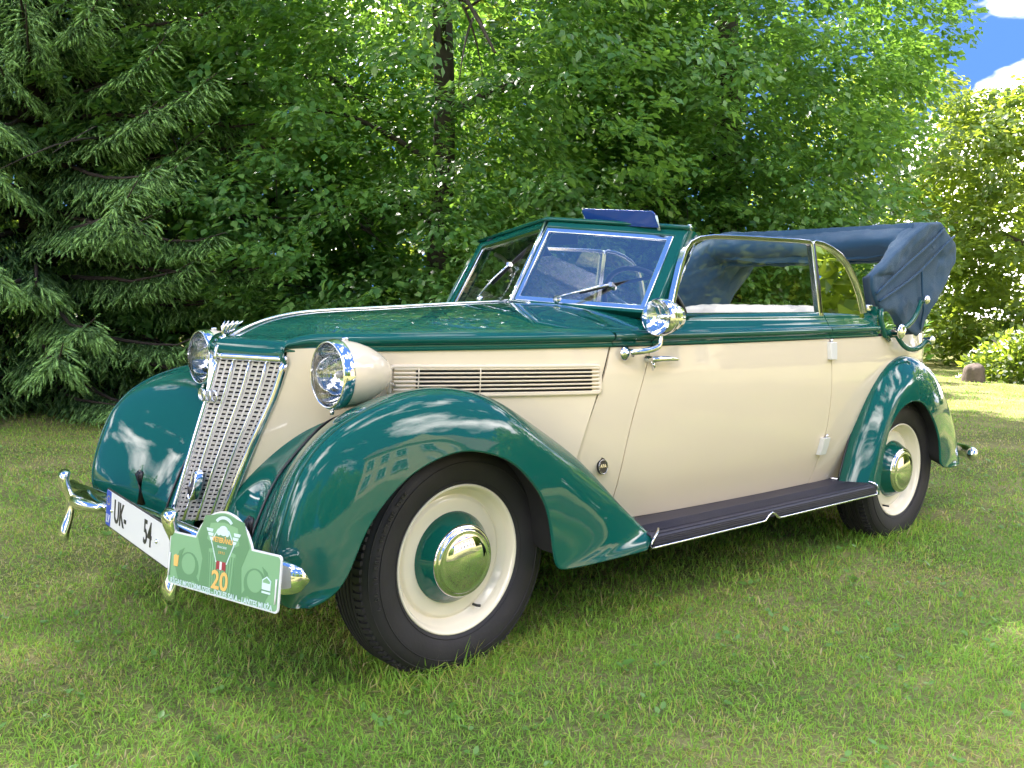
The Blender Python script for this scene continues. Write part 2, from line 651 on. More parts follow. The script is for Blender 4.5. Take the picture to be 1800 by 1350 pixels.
# ---- vent grille on each bonnet side
def vent(side):
    root = empty('vent_grille', parent=car)
    x0, x1, zt, zbm = -.06, .622, .897, .806

    def P(x, z, o):
        return (x, -side * (bs_at(x, z) - o), z)
    xs = np.linspace(x0, x1, 40)

    def patch(xa, xb, za, zc, o, name, mat, n=24, solid=.003):
        G = [[P(x, z, o) for x in np.linspace(xa, xb, n)] for z in np.linspace(za, zc, 5)]
        return MB().grid(G).build(name, mat, root, solid=solid)
    patch(x0 + .075, x1 - .03, zbm + .006, zt - .006, .0025, 'backing', M['dark'], solid=0)
    # raised surround with rounded ends
    path = []
    cr = .012
    for (cx, cz, a0) in ((x1 - cr, zbm + cr, -90), (x1 - cr, zt - cr, 0), (x0 + cr, zt - cr, 90), (x0 + cr, zbm + cr, 180)):
        for a in range(0, 91, 18):
            w = R(a0 + a)
            path.append((cx + cr * math.cos(w), cz + cr * math.sin(w)))
    dense = []
    for (a, b), (c, d) in zip(path, path[1:] + path[:1]):
        m = max(1, int(abs(c - a) / .03))
        for k in range(m):
            dense.append(P(a + (c - a) * k / m, b + (d - b) * k / m, .002))
    MB().tube(dense, .0078, n=8, closed=True).build('surround', M['cream'], root)
    nsl = 7
    dz = (zt - zbm) / nsl
    for k in range(nsl):
        z = zbm + dz * (k + .5) - .0015
        zt2 = z
        G = []
        for x in np.linspace(x0 + .008, x1 - .008, 48):
            e = 1.0 if (x < x0 + .07 or x > x1 - .035) else 0.0
            h = dz * (.50 if e else .27)
            o = .010
            sect = [(0, z - h), (o * .7, z - h * .7), (o, z), (o * .8, z + h * .6), (0, z + h)]
            G.append([P(x, zz, oo) for oo, zz in sect])
        MB().grid(G).build('slat', M['cream'], root)
    for xx in (.205, .02):
        MB().tube([P(xx, z, .008) for z in np.linspace(zbm + .004, zt - .004, 5)], .0022, n=6).build('tie_rod', M['cream'], root)
    return root


vent(-1)
vent(1)

# ---- grille
GT, GB = .905, .415


def g_center(z):
    return interp(z, [(.40, -.594), (.43, -.583), (.627, -.519), (.802, -.463), (.91, -.432)])


def g_edge(z):
    return interp(z, [(.40, -.468), (.43, -.462), (.55, -.435), (.706, -.392), (.80, -.362), (.913, -.338)]), interp(z, [(.40, .100), (.43, .107), (.55, .146), (.706, .200), (.80, .230), (.913, .258)])


def g_pt(t, z, s=-1, o=0.0):
    xe, ye = g_edge(z)
    xc = g_center(z)
    x = xc + (xe - xc) * t
    y = ye * t
    return (x - o * .9, s * (y + o * .42 * (t > .05)), z)


grille = empty('radiator_grille', parent=car)
for s in (-1, 1):
    MB().grid([[g_pt(t, z, s, -.012) for t in np.linspace(0, 1, 6)] for z in np.linspace(GB, GT, 10)]).build('backing', M['dark'], grille)
    npan = 4
    for k in range(npan):
        if k == 0 and s == 1:
            continue
        rad = .0075 if k == 0 else .0036
        MB().tube([g_pt(k / npan, z, s, .006) for z in np.linspace(GB, GT, 14)], (rad, .006 if k else .009), n=8, up=(-1, 0, .3)).build('bar', M['chrome'], grille)
    lou = MB()
    nl = 36
    for k in range(npan):
        for ta, tb in ((.05, .17), (.43, .57), (.83, .95)):
            lou.grid([[g_pt((k + ta) / npan, z, s, .002), g_pt((k + (ta + tb) / 2) / npan, z, s, .0045), g_pt((k + tb) / npan, z, s, .002)] for z in np.linspace(GB, GT, 10)])
        for ta, tb in ((.16, .44), (.56, .84)):
            ta, tb = (k + ta) / npan, (k + tb) / npan
            for i in range(nl):
                z0 = GB + (GT - GB) * (i + .1) / nl
                z1 = GB + (GT - GB) * (i + .60) / nl
                lou.add([g_pt(ta, z0, s, .001), g_pt(tb, z0, s, .001), g_pt(tb, z1, s, .005), g_pt(ta, z1, s, .005),
                         g_pt(ta, z0 - .001, s, -.008), g_pt(tb, z0 - .001, s, -.008), g_pt(tb, z1 + .001, s, -.004), g_pt(ta, z1 + .001, s, -.004)],
                        [(0, 1, 2, 3), (0, 1, 5, 4), (3, 2, 6, 7)])
    o = lou.build('louvres', M['silverpaint'], grille, smooth=False)
    tag(o, kind='stuff')
    MB().tube([g_pt(1.0, z, s, .004) for z in np.linspace(GB - .01, GT, 24)], (.0105, .013), n=10, up=(-1, 0, .3)).build('frame_side', M['chrome'], grille)
    MB().tube([g_pt(t, GT + .012, s, .006) for t in np.linspace(0.0, 1.03, 12)], (.012, .012), n=10).build('frame_top', M['chrome'], grille)
# four linked rings and the crank cover
for k in range(4):
    zc = .795 + 0.0
    cy = .030 - .028 * k
    cx = g_center(zc) - .022 + abs(cy) * .25
    MB().tube([(cx + .0, cy + .018 * math.cos(w), zc + .018 * math.sin(w)) for w in np.linspace(0, 2 * math.pi, 21)[:-1]], .0032, n=6, closed=True, up=(1, 0, 0)).build('emblem_ring', M['chrome'], grille)
cc = MB()
G = []
for h, sc_ in ((-.012, 1.0), (.004, 1.0), (.011, .93), (.012, .86), (.008, .76)):
    G.append([(-.538 - .24 * .046 * math.sin(w) * sc_ * -1 - h, -.058 + .019 * math.cos(w) * sc_, .525 + .046 * math.sin(w) * sc_) for w in np.linspace(0, 2 * math.pi, 29)[:-1]])
cc.grid(G, closed_v=True)
cc.build('crank_cover', M['chrome'], grille)
MB().grid([G[-1], [(p[0] - .006, -.058 + (p[1] + .058) * .6, .525 + (p[2] - .525) * .6) for p in G[-1]], [(p[0] - .008, -.058, .525) for p in G[-1]]], closed_v=True).build('crank_lid', M['black'], grille)

# ---- winged mascot
mas = empty('mascot', parent=car)
MB().lathe([(0, .011), (.006, .013), (.012, .008), (.02, .004)], (-.418, 0, .965), (0, 0, 1), 16).build('mascot_base', M['chrome'], mas)
for s in (-1, 1):
    for k in range(4):
        b0 = Vector((-.422 + .009 * k, 0, .980 + .004 * k))
        tip = b0 + Vector((.014 + .006 * k, s * (.013 + .002 * k), .046 - .004 * k))
        midp = (b0 + tip) / 2 + Vector((-.004, s * .003, .004))
        MB().tube([b0, midp, tip], (.0016, .0050), n=6, up=(-.6, 0, .8), taper=[.8, 1.1, .35]).build('wing_feather', M['chrome'], mas)

# ---- front fenders
Dc = [(-.585, -.70, .335), (-.607, -.71, .42), (-.592, -.72, .52), (-.545, -.72, .65), (-.44, -.72, .765), (-.26, -.712, .836), (-.07, -.70, .852), (.10, -.70, .815), (.30, -.70, .705), (.46, -.71, .598), (.59, -.728, .478), (.66, -.742, .41), (.72, -.757, .355), (.752, -.775, .325)]
Lc = [(-.552, -.795, .342), (-.475, -.803, .378), (-.412, -.80, .48), (-.350, -.80, .568), (-.262, -.80, .640), (-.155, -.80, .682), (-.05, -.80, .690), (.06, -.80, .662), (.165, -.80, .592), (.243, -.80, .49), (.274, -.80, .37), (.292, -.80, .308), (.345, -.80, .287), (.712, -.797, .285)]
Bc = [(-.50, -.32, .335), (-.47, -.32, .42), (-.43, -.32, .51), (-.38, -.32, .59), (-.29, -.325, .685), (-.20, -.335, .742), (-.05, -.40, .775), (.09, -.47, .765), (.28, -.55, .675), (.42, -.60, .578), (.55, -.635, .47), (.62, -.645, .41), (.69, -.655, .36), (.80, -.665, .334)]
Ac = [(-.50, -.085, .335), (-.475, -.085, .42), (-.445, -.115, .50), (-.39, -.17, .585), (-.32, -.23, .67), (-.22, -.29, .738), (-.06, -.36, .778), (.08, -.43, .772), (.27, -.50, .68), (.41, -.56, .585), (.54, -.585, .475), (.62, -.59, .41), (.72, -.585, .36), (.90, -.57, .334)]


def lerp(a, b, t):
    return tuple(np.array(a) * (1 - t) + np.array(b) * t)


ctrl = []
for i in range(len(Dc)):
    A_, B_, D_, L_ = map(np.array, (Ac[i], Bc[i], Dc[i], Lc[i]))
    nrm = np.array([0, 0, 0.])
    t_ = np.array(Dc[min(i + 1, len(Dc) - 1)]) - np.array(Dc[max(i - 1, 0)])
    t_[1] = 0
    t_ /= np.linalg.norm(t_)
    nrm = np.array([-t_[2], 0, t_[0]])          # outward from the wheel, in the xz plane
    fade = 1.0 if i < 9 else max(.25, 1 - (i - 8) * .18)
    m1 = B_ * .62 + D_ * .38 + nrm * .010 * fade
    m2 = B_ * .22 + D_ * .78 + nrm * .017 * fade
    e1 = D_ * .72 + L_ * .28 + np.array([0, -.024, 0]) * fade + nrm * .006 * fade
    e2 = D_ * .35 + L_ * .65 + np.array([0, -.018, 0]) * fade
    ctrl.append([A_, B_, m1, m2, D_, e1, e2, L_])
FS = surf(np.array(ctrl), 120, 48)
# split at the seam between catwalk and fender
jb = int(np.argmin(np.abs(FS[20, :, 1] + .325)))
both(MB().grid(FS[:, jb:]), 'front_fender', M['green'], car, solid=.004)
both(MB().grid(FS[:, :jb + 1]), 'fender_apron', M['green'], car, solid=.004)
seam = [tuple(FS[i, jb] + np.array([-.002, 0, .003])) for i in range(0, 62)]
both(MB().tube(seam, .0045, n=6), 'fender_piping', M['black'], car)
jd = int(np.argmin(np.linalg.norm(FS[30] - np.array(Dc[3]), axis=1)))
jd = int(np.median([np.argmin(np.linalg.norm(FS - np.array(Dc[q]), axis=2).min(0)) for q in (2, 3, 4, 5)]))
both(MB().tube([tuple(FS[i, jd]) for i in range(2, 50)], .0042, n=8, taper=[min(1, i / 4, (47 - i) / 14) for i in range(48)]), 'fender_bead', M['green'], car)
# rolled lip under the fender opening
lip = [tuple(p + np.array([0, .006, 0])) for p in FS[:, -1]]
both(MB().tube(lip, .006, n=8), 'fender_lip', M['green'], car)
inner = np.array([[FS[i, -1] + np.array([0, .012, 0]), FS[i, -1] + np.array([0, .06, .02 if FS[i, -1][2] > .4 else 0]), FS[i, -1] + np.array([0, .35, .08])] for i in range(5, 100)])
both(MB().grid(inner), 'wheel_arch_light_block', M['dark'], car)  # near-black sheet added to block light inside the front wheel well

# ---- rear fenders
Jr = [(2.20, -.645, .33), (2.285, -.65, .55), (2.42, -.65, .75), (2.60, -.645, .868), (2.81, -.632, .893), (3.02, -.595, .83), (3.20, -.555, .68), (3.32, -.525, .50), (3.37, -.52, .335)]
Dr = [(2.225, -.742, .315), (2.285, -.742, .50), (2.385, -.738, .69), (2.565, -.732, .812), (2.785, -.722, .842), (2.985, -.712, .785), (3.16, -.70, .645), (3.27, -.70, .48), (3.318, -.70, .330)]
Lr = [(2.31, -.792, .278), (2.34, -.79, .47), (2.43, -.79, .626), (2.59, -.79, .690), (2.745, -.79, .652), (2.88, -.79, .52), (2.922, -.79, .41), (2.965, -.788, .345), (3.13, -.780, .328)]
ctrl = []
for i in range(9):
    J_, D_, L_ = map(np.array, (Jr[i], Dr[i], Lr[i]))
    t_ = np.array(Dr[min(i + 1, 8)]) - np.array(Dr[max(i - 1, 0)])
    t_[1] = 0
    t_ /= np.linalg.norm(t_)
    nrm = np.array([-t_[2], 0, t_[0]])
    ctrl.append([J_, J_ * .5 + D_ * .5 + nrm * .012, D_, D_ * .65 + L_ * .35 + np.array([0, -.018, 0]), D_ * .3 + L_ * .7 + np.array([0, -.012, 0]), L_])
RS = surf(np.array(ctrl), 90, 36)
both(MB().grid(RS), 'rear_fender', M['green'], car, solid=.004)
both(MB().tube([tuple(p + np.array([0, .006, 0])) for p in RS[:, -1]], .006, n=8), 'fender_lip', M['green'], car)
both(MB().tube([tuple(p + np.array([0, -.004, .002])) for p in RS[:70, 0]], .005, n=6), 'fender_piping', M['black'], car)
inner = np.array([[RS[i, -1] + np.array([0, .012, 0]), RS[i, -1] + np.array([0, .06, .02]), RS[i, -1] + np.array([0, .35, .08])] for i in range(3, 88)])
both(MB().grid(inner), 'wheel_arch_light_block', M['dark'], car)  # added dark sheet that keeps light out of the rear wheel well

# ---- running boards
for s in (-1, 1):
    rb = empty('running_board', parent=car)
    xs = np.linspace(.735, 2.265, 60)
    pr = [(.575, .334), (.62, .334), (.70, .334), (.772, .333), (.790, .328), (.799, .318), (.801, .305), (.801, .290)]
    G = []
    for x in xs:
        notch = max(0, 1 - abs(x - 1.438) / .045) ** .6 * .028
        row = []
        for k, (y, z) in enumerate(pr):
            xx = x
            if k == 0:
                xx = min(x, 2.20)
            row.append((xx, s * y, z + (notch if k == 7 else 0)))
        G.append(row)
    MB().grid(G).build('tread_mat', M['mat_rubber'], rb, solid=.006, sharp=40)
    # fine ribs along the front edge and top
    for k in range(9):
        y, z = (.70 + .010 * k, .3355) if k < 8 else (.79, .33)
        MB().tube([(x, s * y, z) for x in np.linspace(.76, 2.25, 6)], (.0022, .0016), n=6).build('rib', M['mat_rubber'], rb)
    for k in range(4):
        z = .322 - .007 * k
        MB().tube([(x, s * .8025, z) for x in np.linspace(.735, 2.26, 6)], (.0016, .0018), n=6).build('rib', M['mat_rubber'], rb)
    edge = [(x, s * .803, .288 + max(0, 1 - abs(x - 1.438) / .045) ** .6 * .028) for x in np.linspace(.722, 2.266, 70)]
    front = [(.80, s * .768, .338), (.785, s * .780, .338), (.762, s * .795, .334), (.738, s * .803, .322), (.724, s * .804, .306)]
    back = [(2.269, s * .804, .306), (2.266, s * .802, .325), (2.262, s * .79, .336), (2.24, s * .70, .338), (2.20, s * .60, .338)]
    MB().tube([tuple(p) for p in spline(front, 16)] + edge + [tuple(p) for p in spline(back, 14)], (.0045, .0045), n=8).build('bright_trim', M['alu'], rb)
    MB().box((1.5, s * .68, .30), (1.5, .2, .03)).build('board_bracket', M['dark'], rb, smooth=False)

# ---- wheels
TR = .3455


def make_wheel():
    w = empty('wheel', parent=car)
    # local frame: centre at origin, outer face towards -y
    c = .075      # distance of the tyre's middle plane behind the rim's outer face
    prof = [(.004, .219), (-.004, .228), (-.010, .240), (-.0165, .262), (-.019, .283), (-.0175, .303), (-.010, .3215), (.004, .3345), (.012, .3390)]
    full = prof + [(.020, .3420), (.045, .3452), (c, .3460), (2 * c - .045, .3452), (2 * c - .02, .342)] + [(2 * c - a, b) for a, b in reversed(prof)]
    MB().lathe(full, axis=(0, 1, 0), n=96).build('tyre', M['rubber'], w)
    for rr, hh in ((.2335, -.0078), (.2925, -.0192), (.324, -.0090)):
        MB().tube([(rr * math.cos(a), hh, rr * math.sin(a)) for a in np.linspace(0, 2 * math.pi, 97)[:-1]], .0017, n=6, closed=True, up=(0, 1, 0)).build('sidewall_rib', M['rubber'], w)
    tr = MB()
    nb = 96
    for k in range(nb):
        a = 2 * math.pi * k / nb
        for y0, y1, r0, r1 in ((.0055, .028, .3375, .3450), (2 * c - .028, 2 * c - .0055, .3450, .3375)):
            M3 = Matrix.Rotation(-a, 3, 'Y')
            v = []
            for dz in (-1, 1):
                for yy, r_ in ((y0, r0), (y1, r1)):
                    for h in (-.004, .0055):
                        p = M3 @ Vector((r_ + h, yy, dz * .0066))
                        v.append((p.x, p.y, p.z))
            tr.add(v, [(1, 3, 7, 5), (0, 1, 5, 4), (2, 6, 7, 3), (0, 2, 3, 1), (4, 5, 7, 6)])
    tag(tr.build('tread_blocks', M['tread'], w, smooth=False), kind='stuff')
    for yy in (.038, .056, .075, .094, .112):
        MB().tube([(.3462 * math.cos(a), yy, .3462 * math.sin(a)) for a in np.linspace(0, 2 * math.pi, 73)[:-1]], .0052, n=6, closed=True, up=(0, 1, 0)).build('tread_rib', M['tread'], w)
    rim = [(.012, .222), (.0, .2245), (-.004, .221), (-.001, .216), (.010, .211), (.022, .207), (.032, .203), (.040, .190), (.046, .1875), (.047, .184), (.040, .180), (.0375, .170), (.037, .15), (.036, .135), (.04, .05), (.045, .01)]
    MB().lathe(rim, axis=(0, 1, 0), n=72).build('rim', M['wheel'], w)
    MB().lathe([(.14, .2), (.10, .2), (.06, .196)], axis=(0, 1, 0), n=40).build('rim_barrel', M['dark'], w)
    cap = [(.037, .1375), (.031, .1365), (.021, .131), (.010, .123), (-.001, .1165), (-.010, .1115), (-.015, .1085)]
    MB().lathe(cap, axis=(0, 1, 0), n=64).build('hubcap_ring', M['green'], w)
    dome = [(a + .013, b) for a, b in [(-.026, .1085), (-.030, .1075), (-.034, .104), (-.035, .100), (-.0345, .097), (-.037, .0955), (-.040, .092), (-.041, .0885), (-.040, .0865), (-.046, .074), (-.051, .058), (-.0545, .04), (-.0563, .02), (-.0568, .0)]]
    MB().lathe(dome, axis=(0, 1, 0), n=64).build('hubcap_dome', M['chrome'], w)
    a = R(-62)
    b0 = Vector((.183 * math.cos(a), .038, .183 * math.sin(a)))
    MB().tube([b0, b0 + Vector((0, -.018, 0)), b0 + Vector((.003, -.030, .002))], .0045, n=8).build('valve', M['black'], w)
    return w


def dup(o, parent=None):
    c = o.copy()
    COL.objects.link(c)
    if parent:
        c.parent = parent
    for ch in list(o.children):
        dup(ch, c)
    return c


wheel = make_wheel()
# raised lettering on the sidewall


def ring_text(body, radius, start_deg, size, parent):
    n = len(body)
    ang = R(start_deg)
    for ch in body:
        if ch != ' ':
            pos = Vector((radius * math.cos(ang), -.0195, radius * math.sin(ang)))
            rad = Vector((math.cos(ang), 0, math.sin(ang)))
            tan = Vector((math.sin(ang), 0, -math.cos(ang)))
            text(ch, size, basis(pos, tan, rad), M['letter'], parent, depth=.0012)
        ang -= size * .78 / radius


ring_text('TUBE TYPE', .306, 152, .016, wheel)
ring_text('4 PLY', .306, 164.5, .016, wheel)
ring_text('6.00-16 88L', .306, 196, .019, wheel)
wheel.location = (0, -.6846, TR)
wheel.rotation_euler = (0, 0, R(1.0))
for (x, y, rz, ry) in ((2.6546, -.7274 + .02, 0, 47), (0, .6846, 181, 20), (2.6546, .7274 - .02, 180, 110)):
    w2 = dup(wheel)
    w2.parent = car
    w2.location = (x, y, TR)
    w2.rotation_mode = 'ZYX'
    w2.rotation_euler = (0, R(ry), R(rz))
MB().tube([(0, -.6, TR), (0, .6, TR)], .035, n=10).build('front_axle', M['dark'], car)
MB().tube([(2.6546, -.6, TR), (2.6546, .6, TR)], .04, n=10).build('rear_axle', M['dark'], car)
MB().box((1.45, 0, .31), (3.6, 1.05, .06)).build('underbody', M['dark'], car, smooth=False)
MB().box((.1, 0, .55), (.7, .5, .5)).build('engine_block', M['dark'], car, smooth=False)
MB().grid([[(x, y, .36) for y in (-.28, .28)] for x in (-.5, .2)]).build('front_valance', M['dark'], car)

# ---- headlights
for s in (-1, 1):
    h = empty('headlight', parent=car)
    c = (-.285, s * .458, .884)
    shell = [(0, .0995), (.012, .0995), (.030, .0985), (.060, .094), (.095, .083), (.13, .066), (.158, .047), (.175, .028), (.182, .010), (.183, 0)]
    MB().lathe(shell, c, (1, 0, 0.0), 48).build('lamp_shell', M['cream'], h)
    ring = [(.004, .101), (-.002, .1025), (-.010, .1020), (-.022, .0995), (-.028, .0965), (-.030, .0930), (-.027, .0905), (-.020, .0895)]
    MB().lathe(ring, c, (1, 0, 0), 56).build('lamp_rim', M['chrome'], h)
    MB().lathe([(-.024, .0905), (-.034, .083), (-.043, .066), (-.049, .045), (-.052, .02), (-.0525, 0)], c, (1, 0, 0), 48).build('lens', M['lens'], h)
    MB().lathe([(-.018, .0895), (.01, .082), (.032, .066), (.045, .045), (.052, .02), (.053, 0)], c, (1, 0, 0), 48).build('reflector', M['chrome'], h)
    MB().lathe([(.05, .010), (.02, .012), (.005, .010), (-.002, 0)], c, (1, 0, 0), 16).build('bulb', M['white'], h)
    MB().tube([(c[0] + .03, c[1], c[2] + .097), (c[0] + .03, c[1], c[2] + .107)], .010, n=12).build('top_button', M['alu'], h)
    MB().tube([(c[0] - .012, c[1], c[2] - .102), (c[0] - .012, c[1], c[2] - .115)], .006, n=8).build('clamp_screw', M['alu'], h)
    MB().tube([(c[0] - .020, c[1] - .02, c[2] - .104), (c[0] + .0, c[1] + .02, c[2] - .106)], .004, n=8).build('clamp_bar', M['alu'], h)
    MB().tube(spline([(c[0] + .10, c[1], c[2] - .06), (c[0] + .12, s * .44, .80), (c[0] + .13, s * .41, .765)], 8), (.022, .014), n=10).build('lamp_stalk', M['cream'], h)
    MB().tube(spline([(c[0] + .165, c[1], c[2] - .03), (c[0] + .19, s * .44, .855), (c[0] + .235, s * .41, .84)], 8), .004, n=6).build('lamp_cable', M['alu'], h)

# ---- bumper with upright guards
bp = empty('front_bumper', parent=car)


def tilt(p):
    """The front bumper sits a little higher on the driver's side."""
    return (p[0], p[1], p[2] - .042 * p[1])


bpath = [(-.60, -.885, .405), (-.632, -.862, .408), (-.665, -.76, .414), (-.680, -.58, .424), (-.690, -.35, .432), (-.692, 0, .434), (-.690, .35, .432), (-.680, .58, .424), (-.665, .76, .414), (-.632, .862, .408), (-.60, .885, .405)]
bpt = [tilt(p) for p in spline(bpath, 60)]
secb = [(math.cos(a) * (1 if math.cos(a) > 0 else .55), math.sin(a)) for a in np.linspace(0, 2 * math.pi, 21)[:-1]]
MB().tube(bpt, (.030, .041), sec=secb, taper=[(1 - max(0, 1 - min(i, 59 - i) / 4.0) ** 2) ** .5 * .97 + .03 for i in range(60)]).build('bumper_bar', M['chrome'], bp)
for s in (-1, 1):
    y = -.462 if s < 0 else .475
    pth = [(-.752, y, .532), (-.768, y, .522), (-.764, y, .485), (-.752, y, .450), (-.750, y, .425), (-.758, y, .370), (-.772, y, .318), (-.764, y, .300)]
    q = [tilt(p) for p in spline(pth, 20)]
    tp = [.50, .92, 1.0, 1.0, .97, .93, .88, .84, .80, .78, .78, .80, .84, .88, .92, .96, 1.0, 1.0, .92, .50]
    MB().tube(q, (.033, .014), n=14, sec=[(math.copysign(abs(math.cos(w)) ** .7, math.cos(w)), math.copysign(abs(math.sin(w)) ** .8, math.sin(w))) for w in np.linspace(0, 2 * math.pi, 19)[:-1]], up=(-1, 0, 0), taper=tp).build('guard', M['chrome'], bp)
    if s > 0:
        MB().tube(spline([tilt((-.700, y + .0, .442)), tilt((-.728, y - .07, .442)), tilt((-.738, y - .14, .442)), tilt((-.738, y - .215, .442)), tilt((-.728, y - .27, .442))], 14), (.043, .030), n=16, up=(0, 0, 1), taper=[.80, .90, .97, 1, 1, .98, .95, .90, .83, .75, .66, .57, .48, .42]).build('guard_boss', M['chrome'], bp)
    by_ = .335 if s > 0 else -.50
    MB().tube([(-.565, by_, .40), (-.57, by_, .505), (-.563, by_, .515)], .014, n=10, taper=[1, 1, .6]).build('bracket', M['black'], bp)
rbp = empty('rear_bumper', parent=car)
MB().tube(spline([(3.42, -.74, .355), (3.52, -.66, .355), (3.60, -.4, .355), (3.62, 0, .355), (3.60, .4, .355), (3.52, .66, .355), (3.42, .74, .355)], 30), (.026, .036), n=12).build('bumper_bar', M['chrome'], rbp)

# ---- number plate
npl = empty('number_plate', parent=car)
pO = Vector((-.734, -.112, .438))
px, pz = Vector((.0, -1, -.045)).normalized(), Vector((.05, .045, 1))
MP = basis(pO, px, pz)
ML = MP.to_3x3()


def rounded(w, h, r, n=5):
    pts = []
    for cx, cy, a0 in ((w / 2 - r, -h / 2 + r, -90), (w / 2 - r, h / 2 - r, 0), (-w / 2 + r, h / 2 - r, 90), (-w / 2 + r, -h / 2 + r, 180)):
        for a in range(n + 1):
            t = R(a0 + 90 * a / n)
            pts.append((cx + r * math.cos(t), cy + r * math.sin(t)))
    return pts


def slab(pts, z0, z1, Mx, name, mat, parent):
    n = len(pts)
    v = [Mx @ Vector((a, b, z0)) for a, b in pts] + [Mx @ Vector((a, b, z1)) for a, b in pts]
    return MB().add(v, [tuple(range(n, 2 * n)), tuple(reversed(range(n)))] + [(i, (i + 1) % n, n + (i + 1) % n, n + i) for i in range(n)]).build(name, mat, parent, smooth=False)


slab(rounded(.524, .117, .010), -.004, -.0004, MP, 'plate_rim', M['platetext'], npl)
slab(rounded(.515, .108, .008), -.002, .001, MP, 'plate_face', M['white'], npl)
slab([(a - .236, b) for a, b in rounded(.042, .107, .004)], .000, .0016, MP, 'country_strip', M['blue'], npl)
text('LV', .036, MP @ Matrix.Translation((-.236, -.033, .002)), M['white'], npl, sx=.8, bold=.0006)
for k in range(12):
    a = 2 * math.pi * k / 12
    slab([(-.236 + .013 * math.cos(a) + .0022 * math.cos(b), .024 + .013 * math.sin(a) + .0022 * math.sin(b)) for b in np.linspace(0, 2 * math.pi, 6)[:-1]], .001, .0022, MP, 'star', M['yellow'], npl)
text('UK-', .098, MP @ Matrix.Translation((-.130, 0, .002)), M['platetext'], npl, sx=.66, bold=.0012)
text('54', .098, MP @ Matrix.Translation((.098, 0, .002)), M['platetext'], npl, sx=.66, bold=.0012)
for xx in (-.205, .168):
    MB().lathe([(.0, .006), (.004, .005), (.005, 0)], MP @ Vector((xx, -.002, .001)), MP.to_3x3() @ Vector((0, 0, 1)), 12).build('screw', M['chrome'], npl)

# ---- rally plate
rp_ = empty('rally_plate', parent=car)
tag(rp_, 'green arched event plate with number 20')
a_, b_ = Vector((-.777, -.480, .4385)), Vector((-.682, -.897, .4485))
ux = (b_ - a_).normalized()
RPW = (b_ - a_).length
MR = basis((a_ + b_) / 2, ux, Vector((.12, 0, 1)))


def arch(off):
    w, h, r = RPW / 2 - off, .066 - off, .118 - off
    pts = []
    rc = .010
    for cx, cy, a0 in ((w - rc, -h + rc, -90), (w - rc, h - rc, 0)):
        for a in range(5):
            t = R(a0 + 90 * a / 4)
            pts.append((cx + rc * math.cos(t), cy + rc * math.sin(t)))
    c0 = (0, .022)
    a1 = math.asin((h - c0[1]) / r)
    for k in range(25):
        t = a1 + (math.pi - 2 * a1) * k / 24
        pts.append((c0[0] + r * math.cos(t), c0[1] + r * math.sin(t)))
    for cx, cy, a0 in ((-w + rc, h - rc, 90), (-w + rc, -h + rc, 180)):
        for a in range(5):
            t = R(a0 + 90 * a / 4)
            pts.append((cx + rc * math.cos(t), cy + rc * math.sin(t)))
    return pts


slab(arch(0), -.004, 0, MR, 'plate_edge', M['white'], rp_)
slab(arch(.004), -.001, .0008, MR, 'plate_face', M['pl_green'], rp_)
# printed drawing of an old car front
def prt(pts, mat, z=.0012, name='print'):
    pts = [(a, b * .92 - .002) for a, b in pts]
    return slab(pts, .0006, z, MR, name, mat, rp_)


prt([(-.085, -.060), (.085, -.060), (.075, .02), (.10, .075), (.075, .135), (0, .148), (-.075, .135), (-.10, .075), (-.075, .02)], M['pl_dark'])
prt([(-.062, .075), (-.052, .118), (0, .126), (.052, .118), (.062, .075), (.0, .05)], M['pl_green'], .0015)
prt([(-.045, -.060), (.045, -.060), (.052, .05), (0, .062), (-.052, .05)], M['pl_green'], .0015)
for k in range(-5, 6):
    x = k * .0085
    prt([(x - .0022, -.058), (x + .0022, -.058), (x * 1.12 + .0022, .042), (x * 1.12 - .0022, .042)], M['pl_dark'], .0018)
for s in (-1, 1):
    prt([(s * (.128 + .040 * math.cos(a)), -.012 + .040 * math.sin(a)) for a in np.linspace(0, 2 * math.pi, 25)[:-1]], M['pl_dark'], .0014)
    prt([(s * (.128 + .028 * math.cos(a)), -.004 + .028 * math.sin(a)) for a in np.linspace(0, 2 * math.pi, 25)[:-1]], M['pl_green'], .0017)
    prt([(s * a, b) for a, b in ((.075, -.055), (.11, -.045), (.165, -.055), (.185, -.015), (.170, .025), (.150, .036), (.172, -.012), (.150, -.035), (.095, -.030))], M['pl_dark'], .0013)
# badge with wings and the wording
hexo = [(-.042, .072), (-.020, .105), (.020, .105), (.042, .072), (.020, .022), (-.020, .022)]
prt([(x * 1.06, (y - .066) * 1.06 + .066) for x, y in hexo], M['pl_pale'], .0021)
prt([(x * .97, (y - .066) * .96 + .066) for x, y in hexo], M['pl_dark'], .0024)
for s in (-1, 1):
    for k in range(4):
        y = .104 - .011 * k
        prt([(s * (.040 - .003 * k), y), (s * (.066 - .007 * k), y), (s * (.062 - .007 * k), y - .008), (s * (.042 - .003 * k), y - .008)], M['pl_pale'], .0022)
prt([(.017 * math.cos(a), .104 + .013 * math.sin(a)) for a in np.linspace(0, 2 * math.pi, 17)[:-1]], M['pl_pale'], .0027)
for s in (-1, 1):
    prt([(s * .016 + .007 * math.cos(a), .097 + .007 * math.sin(a)) for a in np.linspace(0, 2 * math.pi, 13)[:-1]], M['pl_pale'], .0029)
ribbon = [(.040 * math.sin(t), .108 + .034 * math.cos(t)) for t in np.linspace(-.95, .95, 11)] + [(.031 * math.sin(t), .108 + .026 * math.cos(t)) for t in np.linspace(.95, -.95, 11)]
prt(ribbon, M['pl_pale'], .0022)
text('VETERĀNU', .0165, MR @ Matrix.Translation((0, .070, .003)), M['pl_orange'], rp_, bold=.0004, sx=.95, depth=.0003)
